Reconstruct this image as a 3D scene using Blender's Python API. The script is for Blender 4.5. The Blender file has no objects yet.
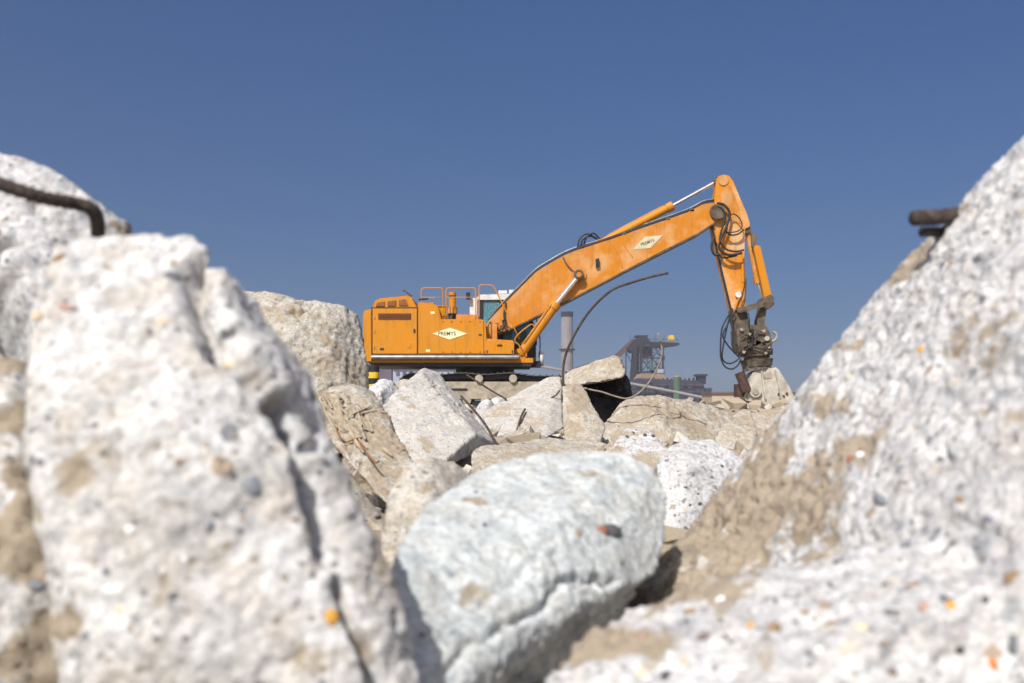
import bpy, bmesh, math, random
import numpy as np
from mathutils import Vector, Matrix
from mathutils.bvhtree import BVHTree

# ------------------------------------------------------------------ camera, sky, sun, exposure
S = bpy.context.scene
COL = S.collection
FPX, HOR, ZC = 35.0 / 36.0 * 1024.0, 408.0, 0.45     # focal length in px, horizon row, eye height in m
cd = bpy.data.cameras.new('camera'); cam = bpy.data.objects.new('camera', cd); COL.objects.link(cam)
cam.location = (0, 0, ZC); cam.rotation_euler = (math.radians(90), 0, 0)
cd.lens = 35.0; cd.sensor_width = 36.0; cd.shift_y = (HOR - 341.5) / 1024.0
cd.clip_start = 0.02; cd.clip_end = 6000.0
cd.dof.use_dof = True; cd.dof.focus_distance = 8.5; cd.dof.aperture_fstop = 4.0
S.camera = cam

SUN_EL, SUN_AZ = math.radians(46), math.radians(206)   # azimuth clockwise from +Y: behind the camera, to the left
to_sun = Vector((math.sin(SUN_AZ) * math.cos(SUN_EL), math.cos(SUN_AZ) * math.cos(SUN_EL), math.sin(SUN_EL)))
W = bpy.data.worlds.new('World'); S.world = W; W.use_nodes = True
wn = W.node_tree.nodes; wl = W.node_tree.links; wn.clear()
sky = wn.new('ShaderNodeTexSky'); sky.sky_type = 'NISHITA'; sky.sun_disc = False
sky.sun_elevation = SUN_EL; sky.sun_rotation = SUN_AZ
sky.altitude = 200; sky.air_density = 1.0; sky.dust_density = 5.5; sky.ozone_density = 2.3
bg = wn.new('ShaderNodeBackground'); bg.inputs['Strength'].default_value = 0.088
wo = wn.new('ShaderNodeOutputWorld')
tcw = wn.new('ShaderNodeTexCoord'); mpw = wn.new('ShaderNodeMapping')      # the clear dry sky: the whole dome read a little higher up
mpw.inputs['Scale'].default_value = (1, 1, 0.85); mpw.inputs['Location'].default_value = (0, 0, 0.105)
hs = wn.new('ShaderNodeHueSaturation'); hs.inputs['Saturation'].default_value = 1.34; hs.inputs['Hue'].default_value = 0.512
wl.new(tcw.outputs['Generated'], mpw.inputs['Vector']); wl.new(mpw.outputs[0], sky.inputs['Vector'])
wl.new(sky.outputs[0], hs.inputs['Color']); wl.new(hs.outputs[0], bg.inputs['Color']); wl.new(bg.outputs[0], wo.inputs['Surface'])
sd = bpy.data.lights.new('sun', 'SUN'); sd.energy = 5.0; sd.angle = math.radians(0.5); sd.color = (1.0, 0.965, 0.915)
sun = bpy.data.objects.new('sun', sd); COL.objects.link(sun)
sun.rotation_euler = to_sun.to_track_quat('Z', 'Y').to_euler()
sun.location = (-20, -20, 30)
S.render.engine = 'CYCLES'
S.cycles.use_denoising = True
S.cycles.volume_bounces = 0; S.cycles.max_bounces = 6; S.cycles.diffuse_bounces = 3
S.view_settings.view_transform = 'Standard'; S.view_settings.look = 'None'
S.view_settings.exposure = 0.13; S.view_settings.gamma = 1.0; S.view_settings.use_curve_mapping = False

# ------------------------------------------------------------------ helpers
R = random.Random(7)
WLOC = {}

def P(px, py, d):
    """photo pixel at distance d (metres along the view) -> world point"""
    return Vector(((px - 512.0) / FPX * d, d, ZC + (HOR - py) / FPX * d))

def link(name, me, mat, parent=None, origin=None, smooth=False):
    """mesh given in world coordinates -> object with its origin at its centre, parented without changing place"""
    n = len(me.vertices)
    co = np.empty(n * 3); me.vertices.foreach_get('co', co); co = co.reshape(-1, 3)
    if origin is None:
        lo, hi = co.min(0), co.max(0)
        origin = Vector(((lo[0] + hi[0]) / 2, (lo[1] + hi[1]) / 2, lo[2] if parent is None else (lo[2] + hi[2]) / 2))
    co = co - np.array(origin)
    me.vertices.foreach_set('co', co.ravel()); me.update()
    if mat is not None: me.materials.append(mat)
    if smooth: me.polygons.foreach_set('use_smooth', [True] * len(me.polygons))
    o = bpy.data.objects.new(name, me); COL.objects.link(o)
    WLOC[o] = Vector(origin)
    o.location = origin
    if parent is not None:
        o.parent = parent; o.location = Vector(origin) - WLOC[parent]
    return o

def bm_link(name, bm, mat, parent=None, origin=None, smooth=False, bevel=0.0, seg=2):
    if bevel > 0:
        es = [e for e in bm.edges if len(e.link_faces) == 2 and e.calc_face_angle(0) > 0.5]
        bmesh.ops.bevel(bm, geom=es, offset=bevel, segments=seg, affect='EDGES', profile=0.5, clamp_overlap=True)
    bmesh.ops.recalc_face_normals(bm, faces=bm.faces)
    me = bpy.data.meshes.new(name); bm.to_mesh(me); bm.free()
    return link(name, me, mat, parent, origin, smooth)

def tag(o, label=None, cat=None, group=None, kind=None):
    if label: o['label'] = label
    if cat: o['category'] = cat
    if group: o['group'] = group
    if kind: o['kind'] = kind
    return o

def empty(name, loc, label, cat, group=None):
    o = bpy.data.objects.new(name, None); COL.objects.link(o); o.location = loc; WLOC[o] = Vector(loc)
    o.empty_display_size = 0.2
    return tag(o, label, cat, group)

def add_prism(bm, pts0, pts1):
    v0 = [bm.verts.new(p) for p in pts0]; v1 = [bm.verts.new(p) for p in pts1]
    n = len(v0)
    bm.faces.new(v0); bm.faces.new(v1[::-1])
    for i in range(n):
        bm.faces.new((v0[i], v0[(i + 1) % n], v1[(i + 1) % n], v1[i]))

def add_box(bm, lo, hi):
    p = [(lo[0], lo[1], lo[2]), (hi[0], lo[1], lo[2]), (hi[0], lo[1], hi[2]), (lo[0], lo[1], hi[2])]
    add_prism(bm, p, [(a, hi[1], c) for a, b, c in p])

def add_cyl(bm, a, b, r, r2=None, seg=12):
    a, b = Vector(a), Vector(b); r2 = r if r2 is None else r2
    z = (b - a).normalized(); x = z.orthogonal().normalized(); y = z.cross(x)
    c = [(math.cos(2 * math.pi * i / seg), math.sin(2 * math.pi * i / seg)) for i in range(seg)]
    add_prism(bm, [a + (x * u + y * v) * r for u, v in c], [b + (x * u + y * v) * r2 for u, v in c])

def smooth_path(pts, n=6):
    pts = [Vector(p) for p in pts]
    if len(pts) < 3: return pts
    q = [pts[0] * 2 - pts[1]] + pts + [pts[-1] * 2 - pts[-2]]
    out = []
    for i in range(1, len(q) - 2):
        p0, p1, p2, p3 = q[i - 1:i + 3]
        for k in range(n):
            t = k / n
            out.append(0.5 * ((2 * p1) + (p2 - p0) * t + (2 * p0 - 5 * p1 + 4 * p2 - p3) * t * t + (3 * p1 - p0 - 3 * p2 + p3) * t ** 3))
    out.append(pts[-1]); return out

def add_tube(bm, pts, r, seg=8, smooth=6, rough=0.0, rib=0.0):
    pts = smooth_path(pts, smooth)
    rings = []
    x = None
    for i, p in enumerate(pts):
        t = (pts[min(i + 1, len(pts) - 1)] - pts[max(i - 1, 0)]).normalized()
        x = t.orthogonal().normalized() if x is None else (x - t * x.dot(t)).normalized()
        y = t.cross(x)
        rr = r * (1 + R.uniform(-rough, rough) + (rib if i % 3 == 0 else 0.0))
        rings.append([bm.verts.new(p + (x * math.cos(2 * math.pi * k / seg) + y * math.sin(2 * math.pi * k / seg)) * rr) for k in range(seg)])
    for a, b in zip(rings, rings[1:]):
        for k in range(seg):
            bm.faces.new((a[k], a[(k + 1) % seg], b[(k + 1) % seg], b[k]))
    bm.faces.new(rings[0]); bm.faces.new(rings[-1][::-1])

def ext(name, poly, y0, y1, mat, parent, bevel=0.015, smooth=False):
    """outline in photo pixels at distance y0, extruded straight back to y1"""
    f = [P(a, b, y0) for a, b in poly]
    bm = bmesh.new(); add_prism(bm, f, [Vector((p.x, y1, p.z)) for p in f])
    return bm_link(name, bm, mat, parent, bevel=bevel, smooth=smooth)

def box_px(name, x0, ya, x1, yb, y0, y1, mat, parent, bevel=0.012):
    return ext(name, [(x0, ya), (x1, ya), (x1, yb), (x0, yb)], y0, y1, mat, parent, bevel)

def tube_px(name, pts, r, mat, parent, seg=8, smooth=6, rough=0.0):
    bm = bmesh.new(); add_tube(bm, [P(*p) for p in pts], r, seg, smooth, rough)
    return bm_link(name, bm, mat, parent, smooth=True)

def cyl_px(name, a, b, r, mat, parent, r2=None, seg=14, bevel=0.0):
    bm = bmesh.new(); add_cyl(bm, P(*a), P(*b), r, r2, seg)
    return bm_link(name, bm, mat, parent, bevel=bevel)

def disc_px(name, px, py, y0, y1, r, mat, parent, seg=18, bevel=0.0):
    c = P(px, py, y0)
    bm = bmesh.new(); add_cyl(bm, c, (c.x, y1, c.z), r, None, seg)
    return bm_link(name, bm, mat, parent, bevel=bevel)

# vectorised noise
def _h(ix, iy, iz, s):
    n = (ix.astype(np.int64) * 374761393 + iy.astype(np.int64) * 668265263 + iz.astype(np.int64) * 2147483647 + s * 1274126177) & 0xFFFFFFFF
    n = ((n ^ (n >> 13)) * 1274126177) & 0xFFFFFFFF
    n = ((n ^ (n >> 16)) * 2246822519) & 0xFFFFFFFF
    return ((n ^ (n >> 15)) & 0xFFFFFF) / float(0xFFFFFF)

def vnoise(p, s=0):
    i = np.floor(p).astype(np.int64); f = p - i; f = f * f * f * (f * (f * 6 - 15) + 10)
    out = 0
    for a in (0, 1):
        wx = f[:, 0] if a else 1 - f[:, 0]
        for b in (0, 1):
            wy = f[:, 1] if b else 1 - f[:, 1]
            for c in (0, 1):
                wz = f[:, 2] if c else 1 - f[:, 2]
                out = out + wx * wy * wz * _h(i[:, 0] + a, i[:, 1] + b, i[:, 2] + c, s)
    return out * 2 - 1

def fbm(p, octv=4, s=0, gain=0.5):
    o = 0; a = 1.0; q = p
    for k in range(octv):
        o = o + a * vnoise(q + 17.3 * k, s + k); a *= gain; q = q * 2.03
    return o

def cells(p, s=0):
    """F1 distance, F2-F1 and a random id of the nearest cell"""
    i = np.floor(p).astype(np.int64)
    d1 = np.full(len(p), 9.0); d2 = np.full(len(p), 9.0); rid = np.zeros(len(p))
    for a in (-1, 0, 1):
        for b in (-1, 0, 1):
            for c in (-1, 0, 1):
                jx, jy, jz = i[:, 0] + a, i[:, 1] + b, i[:, 2] + c
                q = np.stack([jx + _h(jx, jy, jz, s), jy + _h(jx, jy, jz, s + 1), jz + _h(jx, jy, jz, s + 2)], 1)
                d = np.sqrt(((q - p) ** 2).sum(1))
                n = d < d1
                d2 = np.where(n, d1, np.minimum(d2, d)); rid = np.where(n, _h(jx, jy, jz, s + 3), rid); d1 = np.where(n, d, d1)
    return d1, d2 - d1, rid

# ------------------------------------------------------------------ materials
def mat_new(name):
    m = bpy.data.materials.new(name); m.use_nodes = True
    nt = m.node_tree; b = nt.nodes['Principled BSDF']
    return m, nt, b

def N(nt, typ, **kw):
    n = nt.nodes.new(typ)
    for k, v in kw.items():
        if k in ('operation', 'blend_type', 'data_type', 'feature', 'distance', 'attribute_name', 'noise_dimensions') and not isinstance(v, (int,)) :
            setattr(n, k, v)
        else:
            n.inputs[k].default_value = v
    return n

def ramp(nt, src, stops, interp='LINEAR'):
    r = nt.nodes.new('ShaderNodeValToRGB'); r.color_ramp.interpolation = interp
    e = r.color_ramp.elements
    while len(e) < len(stops): e.new(0.5)
    for el, (p, c) in zip(e, stops):
        el.position = p; el.color = (c, c, c, 1) if isinstance(c, (int, float)) else (*c, 1)
    nt.links.new(src, r.inputs[0]); return r.outputs[0]

def mix(nt, fac, a, b, blend='MIX'):
    m = nt.nodes.new('ShaderNodeMix'); m.data_type = 'RGBA'; m.blend_type = blend
    for sock, v in ((m.inputs[0], fac), (m.inputs[6], a), (m.inputs[7], b)):
        if isinstance(v, (int, float)): sock.default_value = v
        elif isinstance(v, tuple): sock.default_value = (*v, 1)
        else: nt.links.new(v, sock)
    return m.outputs[2]

def math_n(nt, op, a, b=None, c=None):
    m = nt.nodes.new('ShaderNodeMath'); m.operation = op
    for i, v in enumerate((a, b, c)):
        if v is None: continue
        if isinstance(v, (int, float)): m.inputs[i].default_value = v
        else: nt.links.new(v, m.inputs[i])
    return m.outputs[0]

def noise_n(nt, vec, scale, detail=5, rough=0.55):
    n = nt.nodes.new('ShaderNodeTexNoise'); n.inputs['Scale'].default_value = scale
    n.inputs['Detail'].default_value = detail; n.inputs['Roughness'].default_value = rough
    nt.links.new(vec, n.inputs['Vector']); return n.outputs['Fac']

def coords(nt):
    tc = nt.nodes.new('ShaderNodeTexCoord'); oi = nt.nodes.new('ShaderNodeObjectInfo')
    va = nt.nodes.new('ShaderNodeVectorMath'); va.operation = 'ADD'
    sc = math_n(nt, 'MULTIPLY', oi.outputs['Random'], 13.0)
    nt.links.new(tc.outputs['Object'], va.inputs[0]); nt.links.new(sc, va.inputs[1])
    return va.outputs[0]

TAN = (0.335, 0.275, 0.20)
def concrete(name, base, light, tan=TAN, spots=0.25, agg=42.0, warm=0.5, bump=0.6, fine=1.0, grey=0.6):
    m, nt, b = mat_new(name); v = coords(nt); L = nt.links
    n1 = noise_n(nt, v, 14.0, 8, 0.66)
    col = mix(nt, ramp(nt, n1, [(0.40, 0.0), (0.56, 1.0)]), base, light)
    # warm and cool blotches of the cement
    n2 = noise_n(nt, v, 21.0, 6, 0.62)
    col = mix(nt, math_n(nt, 'MULTIPLY', ramp(nt, n2, [(0.50, 0.0), (0.60, 1.0)]), warm), col, tuple(0.45 * a + 0.55 * t for a, t in zip(light, (tan[0] * 1.25, tan[1] * 1.2, tan[2] * 1.1))))
    n5 = noise_n(nt, v, 34.0, 4, 0.6)
    col = mix(nt, math_n(nt, 'MULTIPLY', ramp(nt, n5, [(0.56, 0.0), (0.66, 1.0)]), grey), col, tuple(c * k for c, k in zip(base, (0.55, 0.60, 0.66))))
    # aggregate: stones cut open by the break
    vo = nt.nodes.new('ShaderNodeTexVoronoi'); vo.inputs['Scale'].default_value = agg
    wv = nt.nodes.new('ShaderNodeVectorMath'); wv.operation = 'ADD'
    nz = nt.nodes.new('ShaderNodeTexNoise'); nz.inputs['Scale'].default_value = 60.0
    sc2 = nt.nodes.new('ShaderNodeVectorMath'); sc2.operation = 'SCALE'; sc2.inputs['Scale'].default_value = 0.012
    L.new(v, nz.inputs['Vector']); L.new(nz.outputs['Color'], sc2.inputs[0])
    L.new(v, wv.inputs[0]); L.new(sc2.outputs[0], wv.inputs[1]); L.new(wv.outputs[0], vo.inputs['Vector'])
    sp = nt.nodes.new('ShaderNodeSeparateColor'); L.new(vo.outputs['Color'], sp.inputs[0])
    size = math_n(nt, 'MULTIPLY_ADD', sp.outputs['Blue'], 0.26, 0.14)
    near = ramp(nt, math_n(nt, 'DIVIDE', vo.outputs['Distance'], size), [(0.85, 1.0), (1.0, 0.0)])
    pick = math_n(nt, 'LESS_THAN', sp.outputs['Red'], spots)
    pebc = ramp(nt, sp.outputs['Green'], [(0.0, (0.07, 0.075, 0.085)), (0.22, (0.16, 0.17, 0.20)), (0.42, (0.30, 0.31, 0.33)), (0.56, (0.34, 0.25, 0.16)), (0.72, (0.55, 0.50, 0.42)), (0.90, (0.20, 0.12, 0.08)), (0.96, (0.34, 0.20, 0.09))], 'CONSTANT')
    col = mix(nt, math_n(nt, 'MULTIPLY', math_n(nt, 'MULTIPLY', near, pick), 0.8), col, pebc)
    vs = nt.nodes.new('ShaderNodeTexVoronoi'); vs.inputs['Scale'].default_value = agg * 2.4; L.new(wv.outputs[0], vs.inputs['Vector'])
    s2 = nt.nodes.new('ShaderNodeSeparateColor'); L.new(vs.outputs['Color'], s2.inputs[0])
    near2 = ramp(nt, vs.outputs['Distance'], [(0.25, 1.0), (0.38, 0.0)])
    grit = math_n(nt, 'MULTIPLY', near2, math_n(nt, 'LESS_THAN', s2.outputs['Red'], 0.32))
    gc = ramp(nt, s2.outputs['Green'], [(0.0, (0.10, 0.10, 0.11)), (0.35, (0.30, 0.25, 0.19)), (0.7, (0.62, 0.60, 0.55))], 'CONSTANT')
    col = mix(nt, math_n(nt, 'MULTIPLY', grit, 0.8 * fine), col, gc)
    n6 = noise_n(nt, v, 95.0, 5, 0.7)
    col = mix(nt, 1.0, col, ramp(nt, n6, [(0.32, 0.66), (0.52, 1.0), (0.70, 1.18)]), 'MULTIPLY')
    # dust and soil lying on it
    at = nt.nodes.new('ShaderNodeAttribute'); at.attribute_name = 'dirt'
    n3 = noise_n(nt, v, 30.0, 6, 0.65)
    dm = math_n(nt, 'MULTIPLY_ADD', math_n(nt, 'SUBTRACT', n3, 0.5), 1.3, at.outputs['Fac'])
    dmask = ramp(nt, dm, [(0.34, 0.0), (0.66, 1.0)])
    n4 = noise_n(nt, v, 55.0, 6, 0.7)
    dcol = mix(nt, n4, tuple(c * 0.72 for c in tan), tuple(c * 1.22 for c in tan))
    col = mix(nt, math_n(nt, 'MULTIPLY', dmask, 0.92), col, dcol)
    L.new(col, b.inputs['Base Color']); b.inputs['Roughness'].default_value = 0.92
    b.inputs['Specular IOR Level'].default_value = 0.25
    hb = math_n(nt, 'ADD', math_n(nt, 'MULTIPLY', noise_n(nt, v, 110.0, 8, 0.7), 1.0), math_n(nt, 'MULTIPLY', noise_n(nt, v, 38.0, 6, 0.65), 1.6))
    hb = math_n(nt, 'ADD', hb, math_n(nt, 'MULTIPLY', math_n(nt, 'MULTIPLY', near, pick), 0.25))
    bp = nt.nodes.new('ShaderNodeBump'); bp.inputs['Strength'].default_value = bump; bp.inputs['Distance'].default_value = 0.012
    L.new(hb, bp.inputs['Height']); L.new(bp.outputs[0], b.inputs['Normal'])
    return m

M_WHITE = concrete('pale_concrete', (0.46, 0.45, 0.435), (0.64, 0.64, 0.64), warm=0.6, spots=0.20, agg=30, grey=0.4)
M_GREY = concrete('grey_white_concrete', (0.44, 0.44, 0.45), (0.63, 0.63, 0.635), warm=0.35, spots=0.40, agg=38)
M_BLUE = concrete('blue_grey_concrete', (0.455, 0.49, 0.498), (0.60, 0.635, 0.64), warm=0.35, spots=0.10, agg=40, fine=0.5)
M_CREAM = concrete('cream_concrete', (0.42, 0.38, 0.32), (0.56, 0.53, 0.48), warm=0.7, spots=0.12, agg=38, fine=0.6)
M_SLAB = concrete('smooth_slab_concrete', (0.38, 0.365, 0.34), (0.47, 0.455, 0.43), warm=0.5, spots=0.06, agg=45, fine=0.3, bump=0.35)
M_TAN = concrete('sandy_concrete', (0.345, 0.31, 0.258), (0.465, 0.432, 0.372), warm=0.6, spots=0.10, agg=40, fine=0.5)
M_SPECK = concrete('speckled_white_concrete', (0.47, 0.47, 0.475), (0.58, 0.58, 0.58), warm=0.15, spots=0.42, agg=34)
M_MOTTLE = concrete('mottled_tan_concrete', (0.31, 0.285, 0.24), (0.47, 0.45, 0.41), warm=0.5, spots=0.12, agg=40, fine=0.7)
M_SHADE = concrete('hollow_shade_concrete', (0.018, 0.018, 0.019), (0.055, 0.052, 0.048), tan=(0.12, 0.10, 0.08), warm=0.1, spots=0.04, agg=40, fine=0.4)  # near-black base colour paints the deep shade of the hollow

def plain(name, col, rough=0.6, metal=0.0, var=0.25, scale=6.0, bump=0.0, tint=None, spec=0.4):
    m, nt, b = mat_new(name); v = coords(nt)
    n = noise_n(nt, v, scale, 6, 0.6)
    lo = tuple(c * (1 - var) for c in col); hi = tint or tuple(min(1, c * (1 + var)) for c in col)
    nt.links.new(mix(nt, ramp(nt, n, [(0.3, 0.0), (0.7, 1.0)]), lo, hi), b.inputs['Base Color'])
    b.inputs['Roughness'].default_value = rough; b.inputs['Metallic'].default_value = metal
    b.inputs['Specular IOR Level'].default_value = spec
    if bump:
        bp = nt.nodes.new('ShaderNodeBump'); bp.inputs['Strength'].default_value = bump; bp.inputs['Distance'].default_value = 0.01
        nt.links.new(noise_n(nt, v, scale * 6, 6, 0.7), bp.inputs['Height']); nt.links.new(bp.outputs[0], b.inputs['Normal'])
    return m

def paint(name, col, fade, fade_amt=0.5, dust=0.35):
    """old machine paint: sun-faded patches, dust film, small chips and grime runs"""
    m, nt, b = mat_new(name); v = coords(nt)
    n1 = noise_n(nt, v, 1.1, 5, 0.6)
    c = mix(nt, math_n(nt, 'MULTIPLY', ramp(nt, n1, [(0.46, 0.0), (0.62, 1.0)]), fade_amt), col, fade)
    n2 = noise_n(nt, v, 3.5, 7, 0.68)
    c = mix(nt, math_n(nt, 'MULTIPLY', ramp(nt, n2, [(0.45, 0.0), (0.75, 1.0)]), dust), c, (0.36, 0.25, 0.14))
    n3 = noise_n(nt, v, 12.0, 6, 0.75)
    c = mix(nt, math_n(nt, 'MULTIPLY', ramp(nt, n3, [(0.64, 0.0), (0.68, 1.0)]), 0.65), c, (0.09, 0.055, 0.035))
    mp = nt.nodes.new('ShaderNodeMapping'); mp.inputs['Scale'].default_value = (7, 7, 0.7); nt.links.new(v, mp.inputs['Vector'])
    n4 = noise_n(nt, mp.outputs[0], 1.0, 6, 0.7)                       # runs of grime down the sides
    c = mix(nt, math_n(nt, 'MULTIPLY', ramp(nt, n4, [(0.52, 0.0), (0.70, 1.0)]), 0.5), c, (0.20, 0.10, 0.035))
    mp2 = nt.nodes.new('ShaderNodeMapping'); mp2.inputs['Scale'].default_value = (1.6, 1.6, 9); nt.links.new(v, mp2.inputs['Vector'])
    n5 = noise_n(nt, mp2.outputs[0], 2.0, 5, 0.7)                      # scuffs along them
    c = mix(nt, math_n(nt, 'MULTIPLY', ramp(nt, n5, [(0.62, 0.0), (0.70, 1.0)]), 0.16), c, (0.60, 0.38, 0.16))
    b.inputs['Specular IOR Level'].default_value = 0.28
    nt.links.new(c, b.inputs['Base Color'])
    nt.links.new(math_n(nt, 'MULTIPLY_ADD', n2, 0.35, 0.32), b.inputs['Roughness'])
    return m

ORANGE = paint('orange_paint', (0.50, 0.188, 0.0002), (0.45, 0.19, 0.004), 0.6, 0.18)
ORANGE_OLD = paint('faded_orange_paint', (0.48, 0.165, 0.001), (0.54, 0.31, 0.13), 0.75, 0.34)
ORANGE_WORN = paint('worn_orange_paint', (0.56, 0.20, 0.004), (0.60, 0.38, 0.20), 0.9, 0.45)
GRILLE = plain('rusty_brown_grille', (0.20, 0.065, 0.02), 0.7)
BLACK = plain('black_rubber', (0.012, 0.012, 0.013), 0.55)
DARK = plain('dirty_dark_steel', (0.055, 0.045, 0.035), 0.75, 0.0, 0.5, 5.0, 0.4, tint=(0.15, 0.115, 0.08))
GREYM = plain('grey_bumper_steel', (0.20, 0.20, 0.20), 0.38, 0.5, 0.4, 5.0)
CHROME = plain('chrome_rod', (0.66, 0.67, 0.70), 0.18, 0.85, 0.1)
WHITEP = plain('white_cab_paint', (0.55, 0.55, 0.54), 0.5)
DUSTY = plain('dusty_track_steel', (0.30, 0.265, 0.21), 0.9, 0.0, 0.35, 5.0, 0.3)
SHOE = plain('track_shoe_steel', (0.05, 0.045, 0.04), 0.75, 0.2, 0.5, 9.0, tint=(0.16, 0.145, 0.125))
JAW = plain('cream_worn_steel', (0.36, 0.325, 0.27), 0.65, 0.0, 0.3, 4.0, 0.3, tint=(0.52, 0.49, 0.43))
RUSTC = plain('rust_red_steel', (0.062, 0.036, 0.027), 0.8, 0.0, 0.5, 8.0, 0.3)
CREAM = plain('cream_decal', (0.70, 0.66, 0.40), 0.5, 0, 0.06)
PALEDEC = plain('faded_decal', (0.50, 0.46, 0.32), 0.6, 0, 0.15)
LETTER = plain('dark_lettering', (0.06, 0.055, 0.03), 0.6, 0, 0.1)
YELLOW = plain('yellow_paint', (0.62, 0.40, 0.02), 0.5, 0, 0.2)
REBAR = plain('brown_rebar', (0.05, 0.038, 0.03), 0.75, 0.1, 0.5, 40.0, 0.6, tint=(0.11, 0.085, 0.07))
REBAR_PALE = plain('dusty_rebar', (0.22, 0.185, 0.14), 0.85, 0.0, 0.3, 20.0, 0.3)
REBAR_ORANGE = plain('orange_rust_rebar', (0.22, 0.10, 0.04), 0.8, 0.0, 0.5, 30.0, 0.4)
SPLINT = plain('splintered_wood', (0.33, 0.275, 0.20), 0.9, 0.0, 0.4, 25.0, 0.5)

def glass(name, col):
    m, nt, b = mat_new(name)
    b.inputs['Base Color'].default_value = (*col, 1); b.inputs['Roughness'].default_value = 0.04
    b.inputs['Transmission Weight'].default_value = 0.75; b.inputs['IOR'].default_value = 1.2
    return m
GLASS = glass('teal_cab_glass', (0.30, 0.56, 0.64))

PEB = {k: plain('pebble_' + k, c, 0.7, 0, 0.25, 60.0, 0.2) for k, c in dict(
    grey=(0.17, 0.185, 0.21), dark=(0.06, 0.062, 0.07), orange=(0.52, 0.27, 0.04), brown=(0.24, 0.16, 0.09),
    red=(0.24, 0.105, 0.07), rose=(0.36, 0.24, 0.20), cream=(0.55, 0.46, 0.33), white=(0.68, 0.68, 0.66), rust=(0.40, 0.14, 0.03)).items()}

# ------------------------------------------------------------------ ground
def height(x, y):
    p = np.stack([x, y, np.zeros_like(x)], 1)
    plat = np.clip((y - 19) / 8, 0, 1); plat = plat * plat * (3 - 2 * plat)
    back = np.clip((62 - y) / 18, 0, 1); side = np.clip((26 - np.abs(x - 1)) / 8, 0, 1)
    z = 0.44 * plat * back * side
    near = np.clip((40 - y) / 30, 0, 1) * np.clip((30 - np.abs(x)) / 10, 0, 1) * np.clip((y + 15) / 10, 0, 1)
    z = z + near * (0.07 * fbm(p * 0.9, 4, 5) + 0.05) * (1 - 0.8 * plat * side)
    z = z + 0.14 * np.exp(-((y - 6.6) / 1.9) ** 2 - ((x - 0.4) / 2.2) ** 2) * (1 + 0.5 * fbm(p * 2.5, 3, 15))     # sand heaped between the pieces
    far = np.clip((np.hypot(x, y) - 60) / 100, 0, 1)
    return z + far * 0.10 * fbm(p * 0.02, 3, 9) - 0.02

gx = 3.0 * np.sinh(np.linspace(-math.asinh(500), math.asinh(500), 300))
gy = np.concatenate([-3.0 * np.sinh(np.linspace(math.asinh(12), 0.03, 50)), 3.0 * np.sinh(np.linspace(0, math.asinh(500), 260))])
GX, GY = np.meshgrid(gx, gy); GZ = height(GX.ravel(), GY.ravel())
nv = len(gx); fa = []
idx = np.arange(len(gy) * nv).reshape(len(gy), nv)
quads = np.stack([idx[:-1, :-1], idx[:-1, 1:], idx[1:, 1:], idx[1:, :-1]], -1).reshape(-1, 4)
me = bpy.data.meshes.new('ground')
me.from_pydata(np.stack([GX.ravel(), GY.ravel(), GZ], 1).tolist(), [], quads.tolist())
m, nt, b = mat_new('sandy_ground'); tc = nt.nodes.new('ShaderNodeTexCoord'); v = tc.outputs['Object']
c = mix(nt, noise_n(nt, v, 3.0, 8, 0.65), (0.22, 0.175, 0.125), (0.41, 0.345, 0.26))
c = mix(nt, ramp(nt, noise_n(nt, v, 22.0, 5, 0.7), [(0.58, 0.0), (0.68, 0.8)]), c, (0.47, 0.44, 0.39))
nt.links.new(c, b.inputs['Base Color']); b.inputs['Roughness'].default_value = 0.95
bp = nt.nodes.new('ShaderNodeBump'); bp.inputs['Distance'].default_value = 0.04; bp.inputs['Strength'].default_value = 0.9
nt.links.new(noise_n(nt, v, 14.0, 9, 0.7), bp.inputs['Height']); nt.links.new(bp.outputs[0], b.inputs['Normal'])
ground = link('ground', me, m, origin=Vector((0, 0, 0)), smooth=True); tag(ground, kind='structure')

# ------------------------------------------------------------------ broken concrete
DG = None
def hull_bm(bm, pts):
    vs = [bm.verts.new(p) for p in pts]
    r = bmesh.ops.convex_hull(bm, input=vs)
    junk = [g for g in r['geom_interior'] + r['geom_unused'] if isinstance(g, bmesh.types.BMVert)]
    bmesh.ops.delete(bm, geom=list(set(junk)), context='VERTS')

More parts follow.
